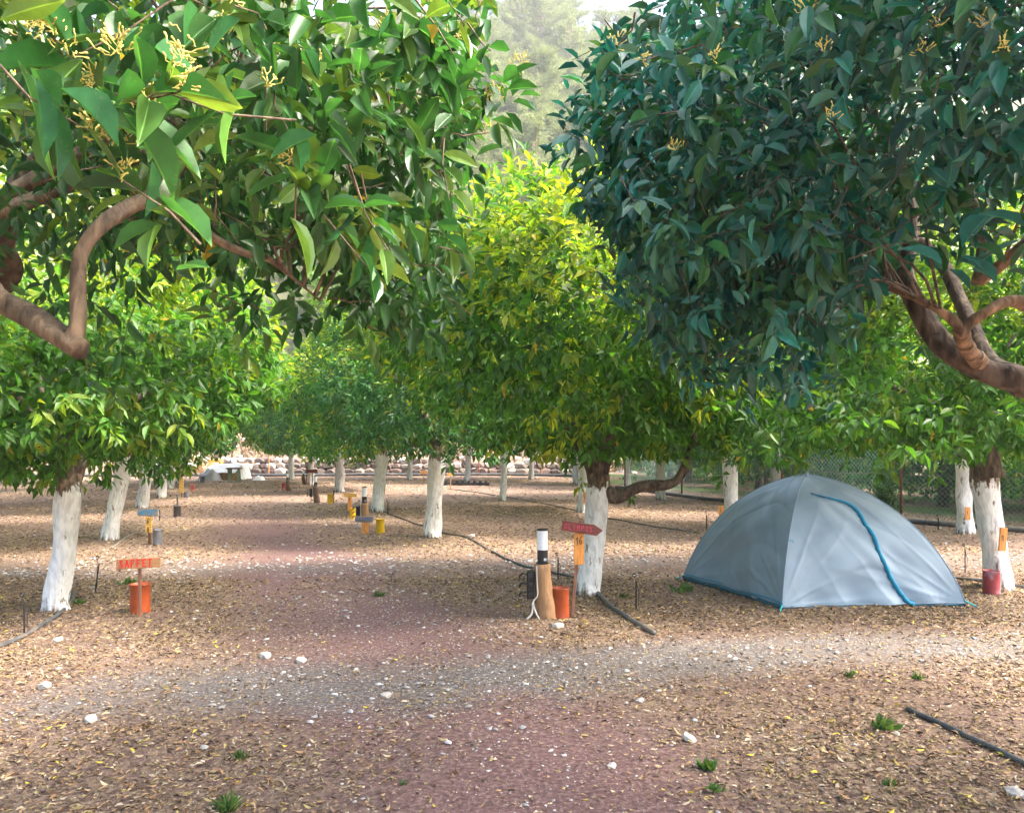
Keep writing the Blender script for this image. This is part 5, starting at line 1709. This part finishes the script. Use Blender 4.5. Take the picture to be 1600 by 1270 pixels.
# ------------------------------------------------------------------ litter, pebbles, weeds
def build_litter():
    rs = np.random.RandomState(21)
    def sample(n, y0, y1, pw, scale):
        u = rs.uniform(0, 1, n)
        y = (y0 ** pw + u * (y1 ** pw - y0 ** pw)) ** (1 / pw)
        x = rs.uniform(-1, 1, n) * (.72 * y + .8)
        return x, y
    Vs, Ts, Cs = [], [], []
    base = 0
    pal = np.array([(.38, .23, .11), (.28, .16, .08), (.14, .085, .055), (.40, .28, .155), (.30, .20, .12), (.20, .14, .09), (.52, .41, .27), (.36, .28, .11), (.09, .06, .045), (.16, .115, .08)])
    for (n, y0, y1, pw, Lm, tpl) in [(98000, 2.3, 9, 1.5, .037, TPL_MID), (78000, 8.5, 19, 1.4, .053, TPL_LO), (30000, 18, 36, 1.4, .085, TPL_LO)]:
        x, y = sample(n, y0, y1, pw, 1)
        r, g, b, l, gr = soil_masks(x, y)
        keep = rs.uniform(0, 1, n) < l * .98 + .035
        keep &= gr < .3
        x, y = x[keep], y[keep]; m = len(x)
        z = ground_z(x, y) + rs.uniform(.003, .016, m)
        a = rs.uniform(0, 6.28, m)
        tl = rs.normal(0, .22, m)
        D = np.stack([np.cos(a), np.sin(a), tl], 1)
        N = np.stack([rs.normal(0, .38, m), rs.normal(0, .38, m), np.where(rs.uniform(0, 1, m) < .5, 1, -1)], 1)
        L = Lm * rs.uniform(.4, 1.35, m)
        W = L * rs.uniform(.22, .42, m)
        C = pal[rs.randint(0, len(pal), m)] * rs.uniform(.65, 1.1, (m, 1))
        yl = rs.uniform(0, 1, m) < .012
        C[yl] = np.array([.62, .48, .05])
        v, t, c = leaf_arrays(np.stack([x, y, z], 1), D, N, L, W, C, tpl)
        Vs.append(v); Ts.append(t + base); Cs.append(c); base += len(v)
    # fine broken chips
    n = 90000
    x, y = sample(n, 2.2, 10, 1.4, 1)
    r, g, b, l, gr = soil_masks(x, y)
    keep = rs.uniform(0, 1, n) < l * .8 + .22
    x, y = x[keep], y[keep]; m = len(x)
    z = ground_z(x, y) + .004
    a = rs.uniform(0, 6.28, m); s = rs.uniform(.003, .011, m)
    p = np.stack([x, y, z], 1)
    v = np.stack([p + np.stack([np.cos(a) * s * 2, np.sin(a) * s * 2, rs.uniform(0, .006, m)], 1), p + np.stack([np.cos(a + 2) * s, np.sin(a + 2) * s, rs.uniform(0, .004, m)], 1), p + np.stack([np.cos(a + 4.2) * s, np.sin(a + 4.2) * s, rs.uniform(0, .004, m)], 1)], 1).reshape(-1, 3)
    C = pal[rs.randint(0, len(pal), m)] * rs.uniform(.7, 1.35, (m, 1))
    Vs.append(v); Ts.append(np.arange(3 * m).reshape(-1, 3) + base); Cs.append(np.repeat(C, 3, 0))
    me = np_mesh('leaf_litter', np.concatenate(Vs), np.concatenate(Ts), np.concatenate(Cs), M['litter'])
    o = bpy.data.objects.new('leaf_litter', me); link(o)
    tag(o, 'brown dry fallen leaves covering the orchard floor', None, None, 'stuff')
    # pebbles
    octv = np.array([(1, 0, 0), (-1, 0, 0), (0, 1, 0), (0, -1, 0), (0, 0, 1), (0, 0, -1), (.6, .6, .5), (-.6, .6, .5), (-.6, -.6, .5), (.6, -.6, .5)], float)
    octt = np.array([(0, 6, 9), (6, 4, 9), (9, 4, 8), (6, 7, 4), (7, 8, 4), (2, 7, 6), (1, 8, 7), (3, 9, 8), (0, 2, 6), (2, 1, 7), (1, 3, 8), (3, 0, 9)])
    Vs, Ts, Cs, base = [], [], [], 0
    for (n, y0, y1, s0, s1, kind) in [(34000, 2.2, 8, .0025, .009, 0), (10500, 7.8, 12.5, .008, .03, 1), (2400, 2.4, 8.5, .008, .024, 0), (4000, 12, 30, .012, .035, 2)]:
        x, y = sample(n, y0, y1, 1.6, 1)
        r, g, b, l, gr = soil_masks(x, y)
        pr = np.clip(g * .8 + r * .45 + .12, 0, 1) if kind == 0 else (np.clip(b * 1.0 + r * .25, .02, 1) if kind == 1 else .35)
        pr = pr * np.clip(fbm(x, y, .9, 55) * 2.6 - .6, .05, 1)
        keep = (rs.uniform(0, 1, n) < pr) & (gr < .3)
        x, y = x[keep], y[keep]; m = len(x)
        s = rs.uniform(0, 1, m) ** 2.2 * (s1 - s0) + s0
        p = np.stack([x, y, ground_z(x, y) + s * .25], 1)
        a = rs.uniform(0, 6.28, m)
        ca, sa = np.cos(a)[:, None], np.sin(a)[:, None]
        j = octv[None] * rs.uniform(.65, 1.3, (m, len(octv), 1)) * np.array([[[1.25, .85, .55]]])
        X = j[:, :, 0] * ca - j[:, :, 1] * sa; Y = j[:, :, 0] * sa + j[:, :, 1] * ca
        v = p[:, None] + np.stack([X, Y, j[:, :, 2]], 2) * s[:, None, None]
        c = rs.uniform(.26, .60, (m, 1)) * np.array([[1, .95, .9]])
        Vs.append(v.reshape(-1, 3)); Ts.append((octt[None] + (np.arange(m) * len(octv))[:, None, None]).reshape(-1, 3) + base); Cs.append(np.repeat(c, len(octv), 0)); base += m * len(octv)
    me = np_mesh('pebbles', np.concatenate(Vs), np.concatenate(Ts), np.concatenate(Cs), M['pebble'])
    o = bpy.data.objects.new('pebbles', me); link(o)
    tag(o, 'white limestone pebbles strewn over the tracks', None, None, 'stuff')


build_litter()


def weed(px, py, w, h, label, seed, kind='tuft'):
    x, y = gp(px, py)
    rs = np.random.RandomState(seed)
    W = w / F * y; H = h / F * y
    n = 46 if kind == 'tuft' else 30
    P = np.stack([rs.normal(0, W * .12, n), rs.normal(0, W * .12, n), np.zeros(n) - .006], 1)
    D = np.stack([P[:, 0] / W * 4 + rs.normal(0, .35, n), P[:, 1] / W * 4 + rs.normal(0, .35, n), np.full(n, 1.0)], 1)
    L = H * rs.uniform(.25, .95, n)
    Wd = L * (.10 if kind == 'tuft' else .38)
    r = rs.uniform(0, 1, (n, 1))
    C = np.array([[.045, .11, .025]]) * (1 - r) + np.array([[.11, .20, .05]]) * r
    v, t, c = leaf_arrays(P, D, rs.normal(0, 1, (n, 3)), L, Wd, C, TPL_MID)
    o = bpy.data.objects.new('weed', np_mesh('weed', v, t, c, M['grass'])); link(o)
    o.location = (x, y, float(ground_z(x, y)) + .004)
    tag(o, label, 'weed', 'small green weeds on the orchard floor')


weed(376, 1184, 30, 20, 'green weed tuft on the reddish soil at lower left centre', 1)
weed(355, 1268, 26, 40, 'tallest green weed tuft at the bottom edge', 2)
weed(1378, 1138, 40, 26, 'broad leaved green weed above the lower right hose', 3, 'broad')
weed(1106, 1202, 20, 26, 'upper of two green weeds at the lower right of centre', 4, 'broad')
weed(1116, 1236, 24, 22, 'lower of two green weeds at the lower right of centre', 5, 'broad')
weed(592, 932, 30, 12, 'small pale green weed in the middle of the path', 6)
weed(1068, 924, 46, 20, 'spreading green weed at the left corner of the tent', 7, 'broad')
weed(975, 932, 26, 10, 'small weed beside the OLIMPOS tree hose', 8)
weed(200, 912, 26, 16, 'green weed clump behind the SAFFET sign', 9, 'broad')
weed(1328, 1056, 26, 14, 'faint weed on the gravel track near the tent', 10)
weed(1434, 1062, 26, 16, 'weed on the gravel track right of the tent', 11)
weed(1392, 1228, 24, 14, 'low weed near the bottom right corner', 12, 'broad')
weed(124, 942, 14, 12, 'tiny weed where the hose meets the nearest left trunk', 13, 'broad')
weed(632, 1226, 22, 10, 'faint weed at the bottom centre', 14)

# single larger stones
rs = np.random.RandomState(33)
for i, (px, py, w, lab) in enumerate([
    (142, 1126, 22, 'white stone with dark shadowed side at the left foreground'), (603, 1086, 18, 'white stone on the grey gravel at centre'),
    (1078, 1157, 24, 'angular white stone below and left of the tent'), (1585, 1244, 30, 'pale flat stone in the bottom right corner'),
    (70, 1076, 24, 'flat white stone at the left edge of the gravel track'), (470, 1032, 20, 'white stone on the reddish path nearest the gravel'),
    (737, 838, 12, 'round white stone beside the thin hose by the middle trunk'), (872, 981, 22, 'flat white stone in front of the log lamp'),
    (1400, 1148, 12, 'small white stone touching the lower right hose'), (956, 1198, 16, 'white stone on the red soil at the bottom centre'),
    (415, 1026, 22, 'elongated white stone left of the reddish path'), (1440, 928, 10, 'small white stone just before the peeling tin'),
    (90, 1000, 16, 'white stone beside the left hose'), (1000, 1095, 14, 'pale stone on the gravel track below the tent')]):
    x, y = gp(px, py)
    o = bpy.data.objects.new('stone', STN[2 if i % 2 else 10]); s = w / F * y
    o.location = (x, y, float(ground_z(x, y)) + s * .12); o.scale = (s, s * .8, s * .5); o.rotation_euler = (rs.normal(0, .2), rs.normal(0, .2), rs.uniform(0, 6))
    link(o); tag(o, lab, 'stone', 'loose white stones on the ground')

print('tris', sum(len(m.polygons) for m in bpy.data.meshes))

HZD = 0.0009  # added haze volume, pales the far hill in place of flare bloom
if HZD:
    bpy.ops.mesh.primitive_cube_add(size=1)
    hb = bpy.context.object; hb.name = 'haze'; hb.data.name = 'haze'
    hb.scale = (700, 420, 150); hb.location = (0, 140, 73)
    hm = bpy.data.materials.new('haze'); hm.use_nodes = True
    hn = hm.node_tree; hn.nodes.clear()
    ho = hn.nodes.new('ShaderNodeOutputMaterial'); hv = hn.nodes.new('ShaderNodeVolumePrincipled')
    hv.inputs['Density'].default_value = HZD; hv.inputs['Color'].default_value = (.93, .96, .98, 1); hv.inputs['Anisotropy'].default_value = .2
    hn.links.new(hv.outputs[0], ho.inputs['Volume'])
    hb.data.materials.append(hm); tag(hb, 'thin pale haze added to pale the hillside in place of flare bloom', None, None, 'stuff')
